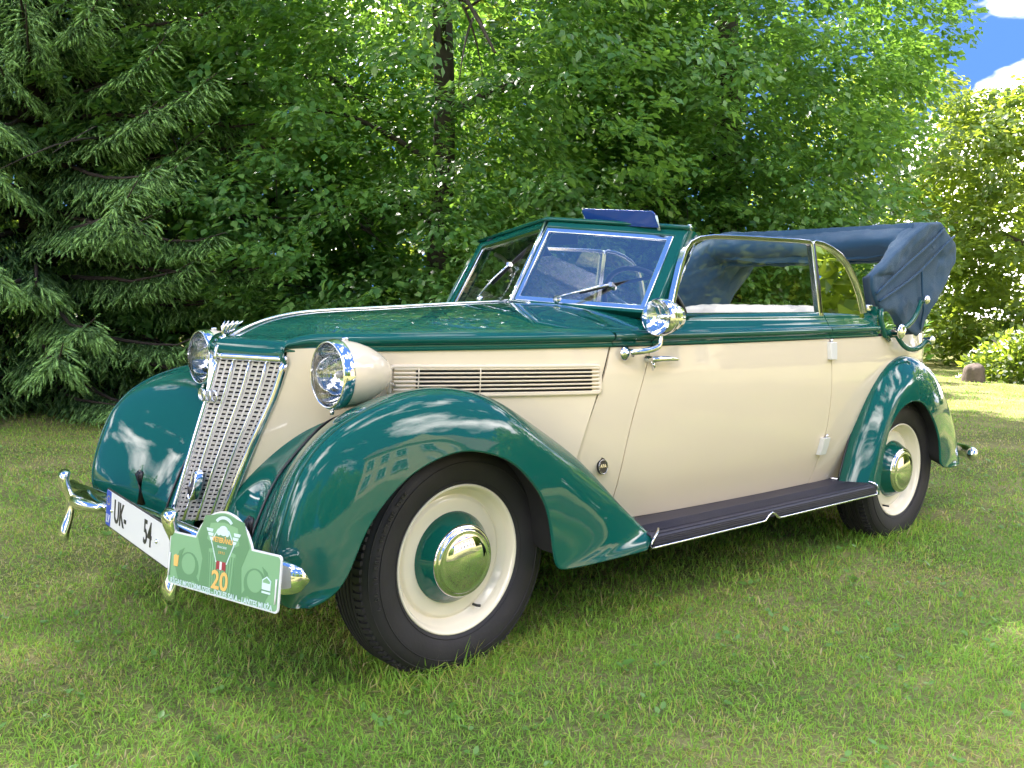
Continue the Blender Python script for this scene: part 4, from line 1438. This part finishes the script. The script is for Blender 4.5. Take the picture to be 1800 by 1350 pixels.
def broadleaf(name, loc, label, cat, group, rx, rz, zc, nspray, nleaf, size, mat, trunk_r=.2, top=None, skirt=.3, rng=None, holes=(), detail_z=4.6, coarse=(260, 26, .16), ry=None, limbs=9, shell=(.55, 1.0), crown_r=None, lean=(0, 0)):
    """Tree with trunk, limbs and a crown of leafy sprays; the lower crown carries small leaves, the upper larger clumps."""
    ry = ry or rx
    root = empty(name, loc)
    tag(root, label, cat, group)
    H = zc + rz
    tp = [(0, 0, -.05)]
    ang = rng.uniform(0, 6.28)
    for i in range(1, 9):
        h = H * .92 * i / 8
        tp.append((math.sin(ang + i * .9) * .06 * i + lean[0] * i / 8, math.cos(ang + i * .7) * .06 * i + lean[1] * i / 8, h))
    tb = MB()
    limb(tb, spline(tp, 26), trunk_r, trunk_r * .12, 12)
    tb.build('trunk', M['bark'], root)
    brs = []
    for k in range(limbs):
        h = H * rng.uniform(.10, .62)
        a = 2 * math.pi * (k / limbs) + rng.uniform(-.3, .3)
        p0 = np.array(tp[0]) * 0 + np.array([tp[int(h / H * 8)][0], tp[int(h / H * 8)][1], h])
        ln = rng.uniform(.6, .9)
        p1 = p0 + np.array([math.cos(a) * rx * ln * .5, math.sin(a) * ry * ln * .5, rng.uniform(.2, .7)])
        p2 = p0 + np.array([math.cos(a + .15) * rx * ln, math.sin(a + .15) * ry * ln, rng.uniform(-.7, .6)])
        mb = MB()
        limb(mb, spline([p0, p1, p2], 10), trunk_r * rng.uniform(.22, .38), .012, 7)
        for q in range(9):
            s0 = p1 + (p2 - p1) * rng.uniform(0, 1)
            s1 = s0 + np.array([math.cos(a) * rng.uniform(.1, .9) + rng.uniform(-.6, .6), math.sin(a) * rng.uniform(.1, .9) + rng.uniform(-.6, .6), rng.uniform(-.7, .35)])
            limb(mb, spline([s0, (s0 + s1) / 2 + np.array([0, 0, .10]), s1], 6), .014, .003, 5)
        mb.build('limb', M['bark'], root)
    Ps, Xs, Ns, Ss = [], [], [], []

    def sprays(n, per, sz, zlo, zhi, spread):
        z = rng.uniform(zlo, zhi, n * 3)
        a = rng.uniform(0, 2 * math.pi, n * 3)
        # crown radius at height z
        t = np.clip((z - zc) / rz, -1, 1)
        rad = np.sqrt(np.maximum(0, 1 - np.abs(t) ** 2.4))
        low = np.clip((z - skirt) / (zc * .5), 0, 1)
        rad = np.where(z < zc, np.maximum(rad, .0) * .25 + .75 * (.55 + .45 * low ** .6), rad)
        lob = 1 + .13 * np.sin(a * 3 + z * 1.9 + ang) + .10 * np.sin(a * 7 - z * 2.7 + ang)
        u = shell[0] + (shell[1] - shell[0]) * rng.uniform(0, 1, n * 3) ** .6
        cx = np.cos(a) * rx * rad * lob * u
        cy = np.sin(a) * ry * rad * lob * u
        c = np.stack([cx, cy, z], 1)
        keep = np.ones(len(c), bool)
        W = c + np.array(loc)
        for hx, hy, hz, hr in holes:
            d2 = ((W - np.array([hx, hy, hz])) / np.array(hr)) ** 2
            keep &= d2.sum(1) > 1
        keep &= z > .12
        idx = np.nonzero(keep)[0][:n]
        c, a = c[idx], a[idx]
        n = len(c)
        out = np.stack([np.cos(a), np.sin(a), rng.uniform(-.55, .15, n)], 1)
        out += rng.normal(0, .35, (n, 3)) * np.array([1, 1, .5])
        out = unit(out)
        nrm = unit(np.array([0, 0, 1.0]) + rng.normal(0, .32, (n, 3)) + .35 * out * np.array([1, 1, 0]))
        side = unit(np.cross(nrm, out))
        nrm = np.cross(out, side)
        # leaves fan out along the spray
        s = rng.uniform(-.5, .6, (n, per)) * spread
        w = rng.normal(0, .30, (n, per)) * spread * (1 - .5 * (s / spread + .2))
        h = rng.normal(0, .09, (n, per)) * spread - .22 * (s ** 2 + w ** 2) / spread
        P = c[:, None] + s[..., None] * out[:, None] + w[..., None] * side[:, None] + h[..., None] * nrm[:, None]
        X = out[:, None] * rng.uniform(.3, 1, (n, per, 1)) + side[:, None] * np.sign(w)[..., None] * rng.uniform(.2, 1.1, (n, per, 1)) + rng.normal(0, .25, (n, per, 3)) - np.array([0, 0, .25])
        Nn = nrm[:, None] + rng.normal(0, .38, (n, per, 3)) + np.array([0, 0, .2])
        Ps.append(P.reshape(-1, 3))
        Xs.append(X.reshape(-1, 3))
        Ns.append(Nn.reshape(-1, 3))
        Ss.append(sz * rng.uniform(.5, 1.35, n * per))
    if nspray:
        sprays(nspray, nleaf, size, skirt, detail_z, .42)
        sh0, shell = shell, (.2, .6)
        nin = sum(len(p) for p in Ps)
        sprays(nspray // 4, nleaf, size * 1.1, skirt + .6, detail_z, .45)
        shell = sh0
    ndet = nin if nspray and size < .08 else 0
    if coarse:
        sprays(coarse[0], coarse[1], coarse[2], max(detail_z - .2, skirt), H, .8)
    P, X, Nn, S = np.concatenate(Ps), np.concatenate(Xs), np.concatenate(Ns), np.concatenate(Ss)
    V1, F1 = place(LEAF5_V, LEAF5_F, P[:ndet], X[:ndet], Nn[:ndet], S[:ndet]) if ndet else (np.zeros((0, 3)), np.zeros((0, 3), int))
    V2, F2 = place(LEAF4_V, LEAF4_F, P[ndet:], X[ndet:], Nn[ndet:], S[ndet:])
    V = np.concatenate([V1, V2])
    F = np.concatenate([F1, F2 + len(V1)])
    o = np_mesh('crown', V, F, mat, root)
    tag(o, kind='stuff')
    return root


rngT = np.random.default_rng(11)
GAPS = ((2.85, 4.6, 2.75, (.42, 3.0, .65)), (3.1, 4.4, 3.45, (.40, 3.0, .40)), (2.7, 5.6, 1.55, (.55, 2.2, .55)))
broadleaf('beech_tree', (4.3, 5.35, 0), 'large dark green beech with hanging branches directly behind the car', 'tree', 'broadleaf trees behind the car',
          3.2, 6.0, 6.0, 1950, 50, .081, M['beech'], .15, rng=rngT, holes=GAPS, coarse=(230, 36, .145))
broadleaf('beech_tree', (7.1, 3.6, 0), 'tall leafy beech rising behind the folded top of the car', 'tree', 'broadleaf trees behind the car',
          2.12, 6.0, 6.0, 1500, 50, .078, M['beech'], .20, rng=rngT, coarse=(175, 36, .145))
broadleaf('beech_tree', (2.9, 7.2, 0), 'dark shaded beech in the gap between the spruce and the large beech', 'tree', 'broadleaf trees behind the car',
          2.5, 6.2, 6.2, 900, 44, .085, M['beech'], .17, rng=rngT, holes=GAPS, coarse=(200, 32, .16))

# ---- spruce
ND = 7


def spruce(loc, label, H, R0, seed, detail=4.8):
    rng = np.random.default_rng(seed)
    root = empty('spruce_tree', loc)
    tag(root, label, 'tree', 'spruces at the lawn edge')
    tb = MB()
    limb(tb, [(0, 0, -.05), (.03, 0, H * .3), (0, .03, H * .7), (0, 0, H)], .19, .015, 10)
    tb.build('trunk', M['bark_dark'], root)
    twP, twD, twL, twT, twN = [], [], [], [], []
    br = MB()
    z = .25
    lvl = 0
    while z < H - .4:
        nb = 11 if z < detail else 10
        Rz = R0 * (1 - z / H) ** .9 * (.86 if z < .5 else 1)
        for k in range(nb):
            a = 2 * math.pi * (k + .5 * (lvl % 2)) / nb + rng.uniform(-.25, .25)
            Lb = Rz * rng.uniform(.78, 1.12)
            d = np.array([math.cos(a), math.sin(a), 0])
            droop = rng.uniform(.20, .42)
            ts = np.linspace(0, 1, 9)
            pts = np.array([np.array([0, 0, z + rng.uniform(-.02, .02)]) + d * Lb * t + np.array([0, 0, .12 * Lb * t - droop * Lb * t ** 1.5 + .17 * Lb * t ** 4]) for t in ts])
            pts[:, 2] = np.maximum(pts[:, 2], .10 + .12 * ts)
            limb(br, pts, .028 * (Lb / R0) + .008, .004, 5)
            sd = np.array([-d[1], d[0], 0])
            front = z < detail and (d[0] * -.55 + d[1] * -.83) > .02

            def twig(p, dirn, ln, t, fine):
                """A needled shoot, cut in short straight pieces that bend down."""
                dn = np.array(dirn) / np.linalg.norm(dirn)
                m = max(1, int(round(ln / (.11 if fine else .45))))
                q = np.array(p)
                for w in range(m):
                    twP.append(q)
                    twD.append(dn)
                    twL.append(ln / m)
                    twT.append(1.0 if (w == m - 1) else .25)
                    twN.append(fine)
                    q = q + dn * ln / m
                    dn = dn + np.array([0, 0, -.07])
                    dn /= np.linalg.norm(dn)
                return q
            step = .075 if front else .19
            nq = int(Lb * .90 / step)
            for q in range(nq):
                t = .10 + .90 * (q + rng.uniform(-.25, .25)) / nq
                f = max(0, min(t, .999)) * 8
                i = min(int(f), 7)
                p = pts[i] * (1 - f + i) + pts[i + 1] * (f - i)
                tang = unit((pts[i + 1] - pts[i])[None])[0]
                for sgn in (-1, 1):
                    if rng.uniform() < .12:
                        continue
                    ln = (.16 + .42 * (1 - t) * min(1, t * 4)) * rng.uniform(.75, 1.2)
                    dirn = tang * rng.uniform(.55, .8) + sd * sgn * rng.uniform(.6, .85) + np.array([0, 0, -.34 - .30 * rng.uniform()])
                    twig(p, dirn, ln, t, front)
                    if front:
                        dn = dirn / np.linalg.norm(dirn)
                        ns = int(ln / .095)
                        for w in range(ns):
                            u = (w + .6) / (ns + .6)
                            for s2 in (-1, 1):
                                if rng.uniform() < .25:
                                    continue
                                d2 = dn * .8 + np.cross(dn, np.array([0, 0, 1.0])) * s2 * rng.uniform(.45, .8) + np.array([0, 0, -.45 - .35 * rng.uniform()])
                                twig(p + dn * ln * u + np.array([0, 0, -.07 * ln * u]), d2, rng.uniform(.13, .22), t, True)
            twig(pts[-1], pts[-1] - pts[-2], .2, 1.0, front)
        z += (.215 if z < detail else .32) * rng.uniform(.85, 1.15)
        lvl += 1
    tag(br.build('branches', M['bark_dark'], root), kind='stuff')
    P, D, Ln, T = np.array(twP), unit(np.array(twD)), np.array(twL), np.array(twT)
    fine = np.array(twN)
    Vs, Fs, At = [], [], []
    base = 0
    for mask, nd, nl, nw in ((fine, ND, .021, .0095), (~fine, 15, .095, .036)):
        p, d, l, tt = P[mask], D[mask], Ln[mask], T[mask]
        if len(p) == 0:
            continue
        m = len(p)
        u = unit(np.cross(d, rng.normal(0, 1, (m, 3))))
        v = np.cross(d, u)
        s = (np.arange(nd) + rng.uniform(0, 1, (m, nd))) / nd
        ang = rng.uniform(0, 2 * math.pi, (m, nd))
        sag = -(s ** 2) * .02
        b = p[:, None] + d[:, None] * (s * l[:, None])[..., None]
        b[..., 2] += sag * l[:, None]
        rad = u[:, None] * np.cos(ang)[..., None] + v[:, None] * np.sin(ang)[..., None]
        nd_dir = unit(rad * .8 + d[:, None] * .8 + np.array([0, 0, .15]))
        nlen = nl * rng.uniform(.7, 1.15, (m, nd)) * (1 - .35 * (s > .93))
        tip = b + nd_dir * nlen[..., None]
        wv = unit(np.cross(nd_dir, rng.normal(0, 1, (m, nd, 3)))) * nw * .5
        V = np.stack([b - wv, b + wv, tip], 2).reshape(-1, 3)
        F = np.arange(len(V)).reshape(-1, 3)
        young = (.15 + .85 * np.clip((s - .05) / .5, 0, 1)) * rng.uniform(.5, 1.0, (m, 1)) * np.where(tt[:, None] > .5, 1.0, .22)
        At.append(np.repeat(young.reshape(-1), 3))
        Vs.append(V)
        Fs.append(F + base)
        base += len(V)
        if nd == ND:
            # the dense core of every shoot: a slim three sided spindle
            q0, q1 = p - d * .004, p + d * (l[:, None] * 1.02)
            ring = [u * math.cos(k) + v * math.sin(k) for k in (0, 2.094, 4.189)]
            C_ = np.stack([q0] + [(q0 * .45 + q1 * .55) + w * .0105 for w in ring] + [q1], 1)
            T_ = np.array([(0, 1, 2), (0, 2, 3), (0, 3, 1), (1, 4, 2), (2, 4, 3), (3, 4, 1)])
            Vs.append(C_.reshape(-1, 3))
            Fs.append((T_[None] + (np.arange(m) * 5)[:, None, None]).reshape(-1, 3) + base)
            yv = rng.uniform(.35, .75, m) * np.where(tt > .5, 1.0, .25)
            At.append(np.repeat(yv, 5))
            base += 5 * m
    o = np_mesh('needles', np.concatenate(Vs), np.concatenate(Fs), M['spruce'], root, attrs={'tip': np.concatenate(At)})
    tag(o, kind='stuff')
    return root


spruce((.85, 7.35, 0), 'tall spruce with drooping branches and pale shoots at the left edge of the lawn', 19.0, 3.1, 3)
spruce((-1.9, 8.9, 0), 'spruce farther left standing behind the tall drooping spruce', 18.0, 3.0, 5, detail=0)

# ---- trees farther back and at the right
BGT = [((18.9, 7.7, 0), 'sunlit lime tree behind the weathered stump at the right', 3.0, 3.3, 3.3, 'broad', .15),
       ((20.2, 4.9, 0), 'yellow green maple at the right edge beyond the flowering shrub', 2.6, 3.1, 3.0, 'broad', .16),
       ((11.0, 10.6, 0), 'bushy tree glimpsed behind the beech to the right', 3.0, 4.2, 4.0, 'broad', .16),
       ((8.2, 12.5, 0), 'pale backlit tree glimpsed through the middle of the beech', 3.2, 4.2, 4.2, 'broad', .16),
       ((3.8, 14.5, 0), 'pale backlit tree seen between spruce and beech', 3.2, 4.2, 4.2, 'broad', .16),
       ((27.5, 9.8, 0), 'distant tree under the white cloud', 3.2, 2.9, 3.0, 'broad', .17)]
for p, lb, rx, rz, zc, _, sz in BGT:
    broadleaf('background_tree', p, lb, 'tree', 'trees beyond the lawn', rx, rz, zc, 0, 0, .1, M['beech2'], .16, rng=rngT, detail_z=.2, skirt=.2, coarse=(450 if sz in (.15, .16) else 290, 46, sz * 1.08), limbs=5)

# ---- ground
def ground_mat():
    m, N, L, b = new_mat('lawn_ground')
    tc = N.new('ShaderNodeTexCoord')
    n1 = N.new('ShaderNodeTexNoise')
    n1.inputs['Scale'].default_value = 1.3
    n1.inputs['Detail'].default_value = 8
    n2 = N.new('ShaderNodeTexNoise')
    n2.inputs['Scale'].default_value = 60
    n2.inputs['Detail'].default_value = 8
    for n in (n1, n2):
        L.new(tc.outputs['Object'], n.inputs['Vector'])
    r1 = N.new('ShaderNodeValToRGB')
    e = r1.color_ramp.elements
    e[0].position, e[0].color = .35, (.15, .18, .06, 1)
    e[1].position, e[1].color = .68, (.34, .30, .14, 1)
    L.new(n1.outputs['Fac'], r1.inputs['Fac'])
    mx = N.new('ShaderNodeMix')
    mx.data_type = 'RGBA'
    mx.blend_type = 'MULTIPLY'
    mx.inputs['Factor'].default_value = .8
    r2 = N.new('ShaderNodeValToRGB')
    r2.color_ramp.elements[0].color = (.35, .35, .3, 1)
    r2.color_ramp.elements[1].color = (1.5, 1.5, 1.4, 1)
    L.new(n2.outputs['Fac'], r2.inputs['Fac'])
    L.new(r1.outputs['Color'], mx.inputs['A'])
    L.new(r2.outputs['Color'], mx.inputs['B'])
    L.new(mx.outputs['Result'], b.inputs['Base Color'])
    b.inputs['Roughness'].default_value = .95
    b.inputs['Specular IOR Level'].default_value = .1
    bp = N.new('ShaderNodeBump')
    bp.inputs['Strength'].default_value = .8
    bp.inputs['Distance'].default_value = .03
    L.new(n2.outputs['Fac'], bp.inputs['Height'])
    L.new(bp.outputs[0], b.inputs['Normal'])
    return m


tag(MB().grid([[(x, y, .010) for x in np.linspace(-400, 400, 9)] for y in np.linspace(-400, 400, 9)]).build('lawn', ground_mat(), smooth=False), kind='structure')


def grass_mat():
    m, N, L, b = new_mat('grass_blade')
    at = N.new('ShaderNodeAttribute')
    at.attribute_name = 'tip'
    ramp = N.new('ShaderNodeValToRGB')
    el = ramp.color_ramp.elements
    cols = [(0, (.16, .34, .05)), (.3, (.26, .50, .06)), (.52, (.38, .58, .08)), (.70, (.52, .54, .10)), (.86, (.52, .43, .15)), (1, (.60, .50, .27))]
    while len(el) < len(cols):
        el.new(.5)
    for i, (p, c) in enumerate(cols):
        el[i].position = p
        el[i].color = (*c, 1)
    L.new(at.outputs['Fac'], ramp.inputs['Fac'])
    L.new(ramp.outputs['Color'], b.inputs['Base Color'])
    b.inputs['Roughness'].default_value = .5
    b.inputs['Specular IOR Level'].default_value = .3
    tr = N.new('ShaderNodeBsdfTranslucent')
    L.new(ramp.outputs['Color'], tr.inputs['Color'])
    mix = N.new('ShaderNodeMixShader')
    mix.inputs[0].default_value = .45
    L.new(b.outputs[0], mix.inputs[1])
    L.new(tr.outputs[0], mix.inputs[2])
    L.new(mix.outputs[0], N['Material Output'].inputs[0])
    return m


def value_noise(x, y, cell, rng):
    """Smooth random field on the ground."""
    g = rng.uniform(0, 1, (64, 64))
    u, v = x / cell + 1000, y / cell + 1000
    i, j = np.floor(u).astype(int), np.floor(v).astype(int)
    f, h = u - i, v - j
    f, h = f * f * (3 - 2 * f), h * h * (3 - 2 * h)
    G = lambda a, c: g[a % 64, c % 64]
    return (G(i, j) * (1 - f) + G(i + 1, j) * f) * (1 - h) + (G(i, j + 1) * (1 - f) + G(i + 1, j + 1) * f) * h


def grass():
    rng = np.random.default_rng(21)
    P, S = [], []
    cam2 = np.array([-1.63, -2.76])
    # rings round the place where the photograph was taken: dense near, sparse and taller far
    for r0, r1, dens, sc_ in ((0.9, 2.2, 14000, .9), (2.2, 3.4, 11000, .95), (3.4, 5.2, 6000, 1.12), (5.2, 8.5, 2100, 1.6), (8.5, 13, 700, 2.2), (13, 20, 330, 3.0)):
        a0, a1 = (R(4), R(94)) if r1 < 6 else (R(-4), R(96))
        n = int(dens * (r1 ** 2 - r0 ** 2) * (a1 - a0) / 2)
        r = np.sqrt(rng.uniform(r0 ** 2, r1 ** 2, n))
        a = rng.uniform(a0, a1, n)
        P.append(np.stack([cam2[0] + r * np.cos(a), cam2[1] + r * np.sin(a)], 1))
        S.append(np.full(n, sc_))
    P, S = np.concatenate(P), np.concatenate(S)
    x, y = P[:, 0], P[:, 1]
    # not inside the wheels' footprint
    keep = np.ones(len(P), bool)
    for wx_, wy_ in ((0, -.61), (2.65, -.63), (0, .61), (2.65, .63)):
        keep &= ~((np.abs(x - wx_) < .10) & (np.abs(y - wy_) < .07))
    P, S = P[keep], S[keep]
    x, y = P[:, 0], P[:, 1]
    n = len(P)
    n1, n2, n3 = value_noise(x, y, .55, rng), value_noise(x, y, .16, rng), value_noise(x, y, 1.6, rng)
    dry = np.clip((n1 * .5 + n2 * .25 + n3 * .35) - .46, 0, 1) * 2.2
    hgt = (.011 + .021 * rng.uniform(0, 1, n) ** 1.6 + .016 * n2) * (1 - .35 * np.clip(dry, 0, 1)) * (.8 + .25 * S ** .5)
    # a little longer where the mower could not reach: beside wheels and under the car
    under = (x > -.5) & (x < 3.2) & (np.abs(y) < .8)
    hgt *= np.where(under, 1.35, 1.0)
    for wx_, wy_ in ((0, -.61), (2.65, -.63)):
        hgt *= 1 + 1.9 * np.exp(-((x - wx_) / .24) ** 2 - ((y - wy_) / .17) ** 2)
    w = (.0026 + .0016 * rng.uniform(0, 1, n)) * S
    a = rng.uniform(0, 2 * math.pi, n)
    lean = rng.uniform(.25, 1.6, n)
    D = np.stack([np.cos(a), np.sin(a), np.zeros(n)], 1)
    B = np.stack([-np.sin(a + rng.normal(0, .5, n)), np.cos(a + rng.normal(0, .5, n)), np.zeros(n)], 1) * w[:, None] * .5
    p0 = np.stack([x, y, np.full(n, .008)], 1)
    p1 = p0 + D * (hgt * lean * .30)[:, None] + np.array([0, 0, 1]) * (hgt * .45)[:, None]
    p2 = p0 + D * (hgt * lean * .95)[:, None] + np.array([0, 0, 1]) * (hgt * np.clip(1.0 - .38 * lean ** 2, .35, 1))[:, None]
    V = np.stack([p0, p1 + B * 1.15, p1 - B * 1.15, p2], 1).reshape(-1, 3)
    base = (np.arange(n) * 4)[:, None]
    F = np.concatenate([base + np.array([[0, 1, 2]]), base + np.array([[2, 1, 3]])], 0)
    c = np.clip(.20 + .38 * rng.uniform(0, 1, n) + .30 * (n3 - .5) + .20 * (n1 - .5) + np.where(rng.uniform(0, 1, n) < .10 + .55 * dry, rng.uniform(.25, .6, n), 0), 0, 1)
    o = np_mesh('grass', V, F, grass_mat(), attrs={'tip': np.repeat(c, 4)})
    tag(o, 'short mown lawn grass with dry straw patches around the car', 'grass', kind='stuff')
    # broad leaved weeds among the grass
    m = 2600
    r = np.sqrt(rng.uniform(.9 ** 2, 8 ** 2, m))
    a = rng.uniform(R(-15), R(95), m)
    c0 = np.stack([cam2[0] + r * np.cos(a), cam2[1] + r * np.sin(a), np.full(m, .026)], 1)
    k = 3
    P3 = np.repeat(c0, k, 0) + rng.normal(0, .006, (m * k, 3)) * np.array([1, 1, .6])
    an = rng.uniform(0, 2 * math.pi, m * k)
    X = np.stack([np.cos(an), np.sin(an), rng.uniform(0, .7, m * k)], 1)
    big = np.repeat(np.where(rng.uniform(0, 1, m) < .05, rng.uniform(1.3, 1.8, m), 1.0), k)
    V, F = place(LEAF_V, LEAF_F, P3, X, np.array([0, 0, 1.0]) + rng.normal(0, .25, (m * k, 3)), .021 * rng.uniform(.7, 1.4, m * k) * big)
    o = np_mesh('lawn_weeds', V, F, leaf_mat('weed_leaf', [(.10, .25, .04), (.14, .31, .06), (.20, .36, .10)], .35, (.3, .5, .08)))
    tag(o, 'clover and small broad leaves scattered in the lawn', 'weeds', kind='stuff')


grass()

# ---- weathered stump and flowering shrub at the far right edge of the lawn
st_ = MB()
G = []
rs = np.random.default_rng(4)
for z, r in ((-.03, .17), (.08, .165), (.16, .15), (.22, .15), (.27, .13), (.30, .09), (.305, .0)):
    G.append([(r * (1 + .14 * math.sin(3 * a + 1) + .06 * math.sin(9 * a + z * 7)) * math.cos(a), r * (1 + .14 * math.sin(3 * a + 1) + .06 * math.sin(9 * a + z * 7)) * math.sin(a), z + .02 * math.cos(a)) for a in np.linspace(0, 2 * math.pi, 33)[:-1]])
st_.grid(G, closed_v=True)
so = st_.build('tree_stump', simple('weathered_stone', (.13, .10, .08), .95, noise=.55, nscale=14, bump=1, bscale=30))
so.location = (14.15, 3.62, 0)
tag(so, 'grey brown weathered stump standing at the far lawn edge', 'stump')


def shrub(loc, label, r, h, n, mat, flower=None, seed=1):
    rng = np.random.default_rng(seed)
    root = empty('flowering_shrub' if flower else 'shrub', loc)
    tag(root, label, 'shrub', None if flower else 'low shrubs at the wood edge')
    mb = MB()
    for k in range(8):
        a = rng.uniform(0, 6.28)
        limb(mb, [(0, 0, 0), (.3 * r * math.cos(a), .3 * r * math.sin(a), h * .5), (.7 * r * math.cos(a), .7 * r * math.sin(a), h * .85)], .02, .006, 5)
    tag(mb.build('stems', M['bark'], root), kind='stuff')
    d = unit(rng.normal(0, 1, (n, 3)))
    d[:, 2] = np.abs(d[:, 2])
    lob = 1 + .18 * np.sin(d[:, 0] * 7) + .15 * np.sin(d[:, 1] * 9 + 1)
    P = d * np.array([r, r, h]) * (rng.uniform(.35, 1, n) ** .4 * lob)[:, None]
    P[:, 2] = np.maximum(P[:, 2], .05)
    V, F = place(LEAF4_V, LEAF4_F, P, d + rng.normal(0, .5, (n, 3)), np.array([0, 0, .8]) + d * .6 + rng.normal(0, .4, (n, 3)), .13 * rng.uniform(.6, 1.3, n))
    tag(np_mesh('foliage', V, F, mat, root), kind='stuff')
    if flower:
        m = n // 5
        d = unit(rng.normal(0, 1, (m, 3)))
        d[:, 2] = np.abs(d[:, 2])
        lob = 1 + .18 * np.sin(d[:, 0] * 7) + .15 * np.sin(d[:, 1] * 9 + 1)
        P = d * np.array([r, r, h]) * (1.02 * lob)[:, None]
        V, F = place(LEAF4_V, LEAF4_F, P, rng.normal(0, 1, (m, 3)), d, .085 * rng.uniform(.6, 1.2, m))
        tag(np_mesh('blossoms', V, F, flower, root), kind='stuff')


shrub((15.2, 3.15, 0), 'rounded shrub covered in white blossom right of the stump', .85, .82, 2600, M['beech2'], simple('blossom', (.72, .74, .66), .7), 2)
UG = [(-4.2, 9.6), (-2.4, 10.8), (-.4, 11.6), (1.8, 10.6), (3.6, 9.8), (5.4, 8.8), (7.2, 7.6), (8.9, 6.4), (10.4, 5.8)]
UL = ['leafy undergrowth shrub behind the spruce trunk at the far left', 'leafy undergrowth shrub deep in shade between the two spruces', 'undergrowth shrub behind the tall spruce',
      'dark undergrowth shrub in the gap right of the spruce', 'dark undergrowth shrub behind the shaded beech', 'undergrowth shrub behind the large beech trunk',
      'undergrowth shrub behind the windscreen of the car', 'undergrowth shrub behind the tall beech', 'undergrowth shrub behind the folded top of the car']
for i, (x, y) in enumerate(UG):
    shrub((x, y, 0), UL[i], 1.35, 2.1 + .3 * (i % 3), 3200, M['beech'], None, 20 + i)
shrub((11.0, 4.6, 0), 'dark leafy shrub behind the car at the shaded wood edge', 1.1, 1.2, 2600, M['beech'], None, 3)
shrub((13.0, 5.2, 0), 'low dark shrub left of the weathered stump', 1.2, 1.3, 2600, M['beech'], None, 4)

# ---- behind the photographer: manor house and park trees (mirrored in paint, chrome and glass)
M['wall'] = simple('ochre_plaster', (.62, .50, .30), .9, noise=.12, nscale=3)
M['roof'] = simple('roof_tin', (.22, .15, .13), .6)
M['win'] = simple('house_window', (.05, .06, .08), .1)
hs = empty('manor_house', (16.5, -27.5, 0))
hs.rotation_euler = (0, 0, math.atan2(27.5, -16.5) - math.pi / 2)
tag(hs, 'pale yellow two storey manor with gable and rows of windows across the lawn', 'house')
MB().box((0, 0, 4), (20, 9, 8)).build('wall', M['wall'], hs, smooth=False)
MB().add([(-10.5, -5, 8.02), (10.5, -5, 8.02), (10.5, 5, 8.02), (-10.5, 5, 8.02), (-8, 0, 11), (8, 0, 11)], [(0, 1, 5, 4), (2, 3, 4, 5), (1, 2, 5), (3, 0, 4), (3, 2, 1, 0)]).build('roof', M['roof'], hs, smooth=False)
for sd in (1, -1):
    MB().add([(-4, sd * 4.9, 7.9), (4, sd * 4.9, 7.9), (0, sd * 4.9, 10.8), (-4, sd * 3, 7.9), (4, sd * 3, 7.9), (0, sd * 3, 10.8)], [(0, 1, 2), (5, 4, 3), (0, 2, 5, 3), (1, 4, 5, 2), (0, 3, 4, 1)]).build('gable', M['wall'], hs, smooth=False)
    for fl in (1.2, 4.8):
        for k in range(7):
            x = -8.4 + 2.8 * k
            w = MB().box((x, sd * 4.52, fl + 1), (1.25, .1, 2)).build('window', M['win'], hs, smooth=False)
            fr = MB()
            for c, s in (((x, sd * 4.6, fl + 2.05), (1.45, .12, .12)), ((x, sd * 4.6, fl - .05), (1.5, .2, .1)), ((x - .68, sd * 4.6, fl + 1), (.1, .12, 2)), ((x + .68, sd * 4.6, fl + 1), (.1, .12, 2)), ((x, sd * 4.6, fl + 1), (.06, .1, 2)), ((x, sd * 4.6, fl + 1.3), (1.25, .1, .06))):
                fr.box(c, s)
            fr.build('frame', M['white'], w, smooth=False)
PARK = [(-34, -20), (-29, -32), (-22, -42), (-12, -48), (-3, -52), (6, -54), (33, -38), (42, -27), (46, -14), (48, -2), (-38, -6), (-40, 8), (14, -52), (-17, -47), (1, -50), (40, -34), (27, -11.5), (29, -17), (25.5, -6.5), (31, -20.5), (29, -25.5), (26, -25), (34, -30)]
Vp, Fp, bp_ = [], [], 0
tk = MB()
for i, (x, y) in enumerate(PARK):
    rx, rz = 4.0 + (i % 3) * .6, 4.6 + (i % 4) * .7
    n = 2600
    d = unit(rngT.normal(0, 1, (n, 3)))
    lob = 1 + .16 * np.sin(d[:, 0] * 6 + i) + .14 * np.sin(d[:, 2] * 8 + i) + .1 * np.sin(d[:, 1] * 11)
    P = d * np.array([rx, rx, rz]) * (rngT.uniform(.2, 1, n) ** .35 * lob)[:, None] + np.array([x, y, rz * .98])
    P[:, 2] = np.maximum(P[:, 2], .3)
    V, F = place(LEAF4_V, LEAF4_F, P, d + rngT.normal(0, .6, (n, 3)), d + np.array([0, 0, .7]) + rngT.normal(0, .4, (n, 3)), .78 * rngT.uniform(.6, 1.3, n))
    Vp.append(V)
    Fp.append(F + bp_)
    bp_ += len(V)
    limb(tk, [(x, y, 0), (x + .1, y, 2), (x, y + .1, 5)], .25, .1, 7)
pt = np_mesh('park_woodland', np.concatenate(Vp), np.concatenate(Fp), M['beech2'])
tag(pt, 'far belt of park trees across the open lawn, mirrored in the car', 'woodland', kind='stuff')
tag(tk.build('trunks', M['bark'], pt), kind='stuff')
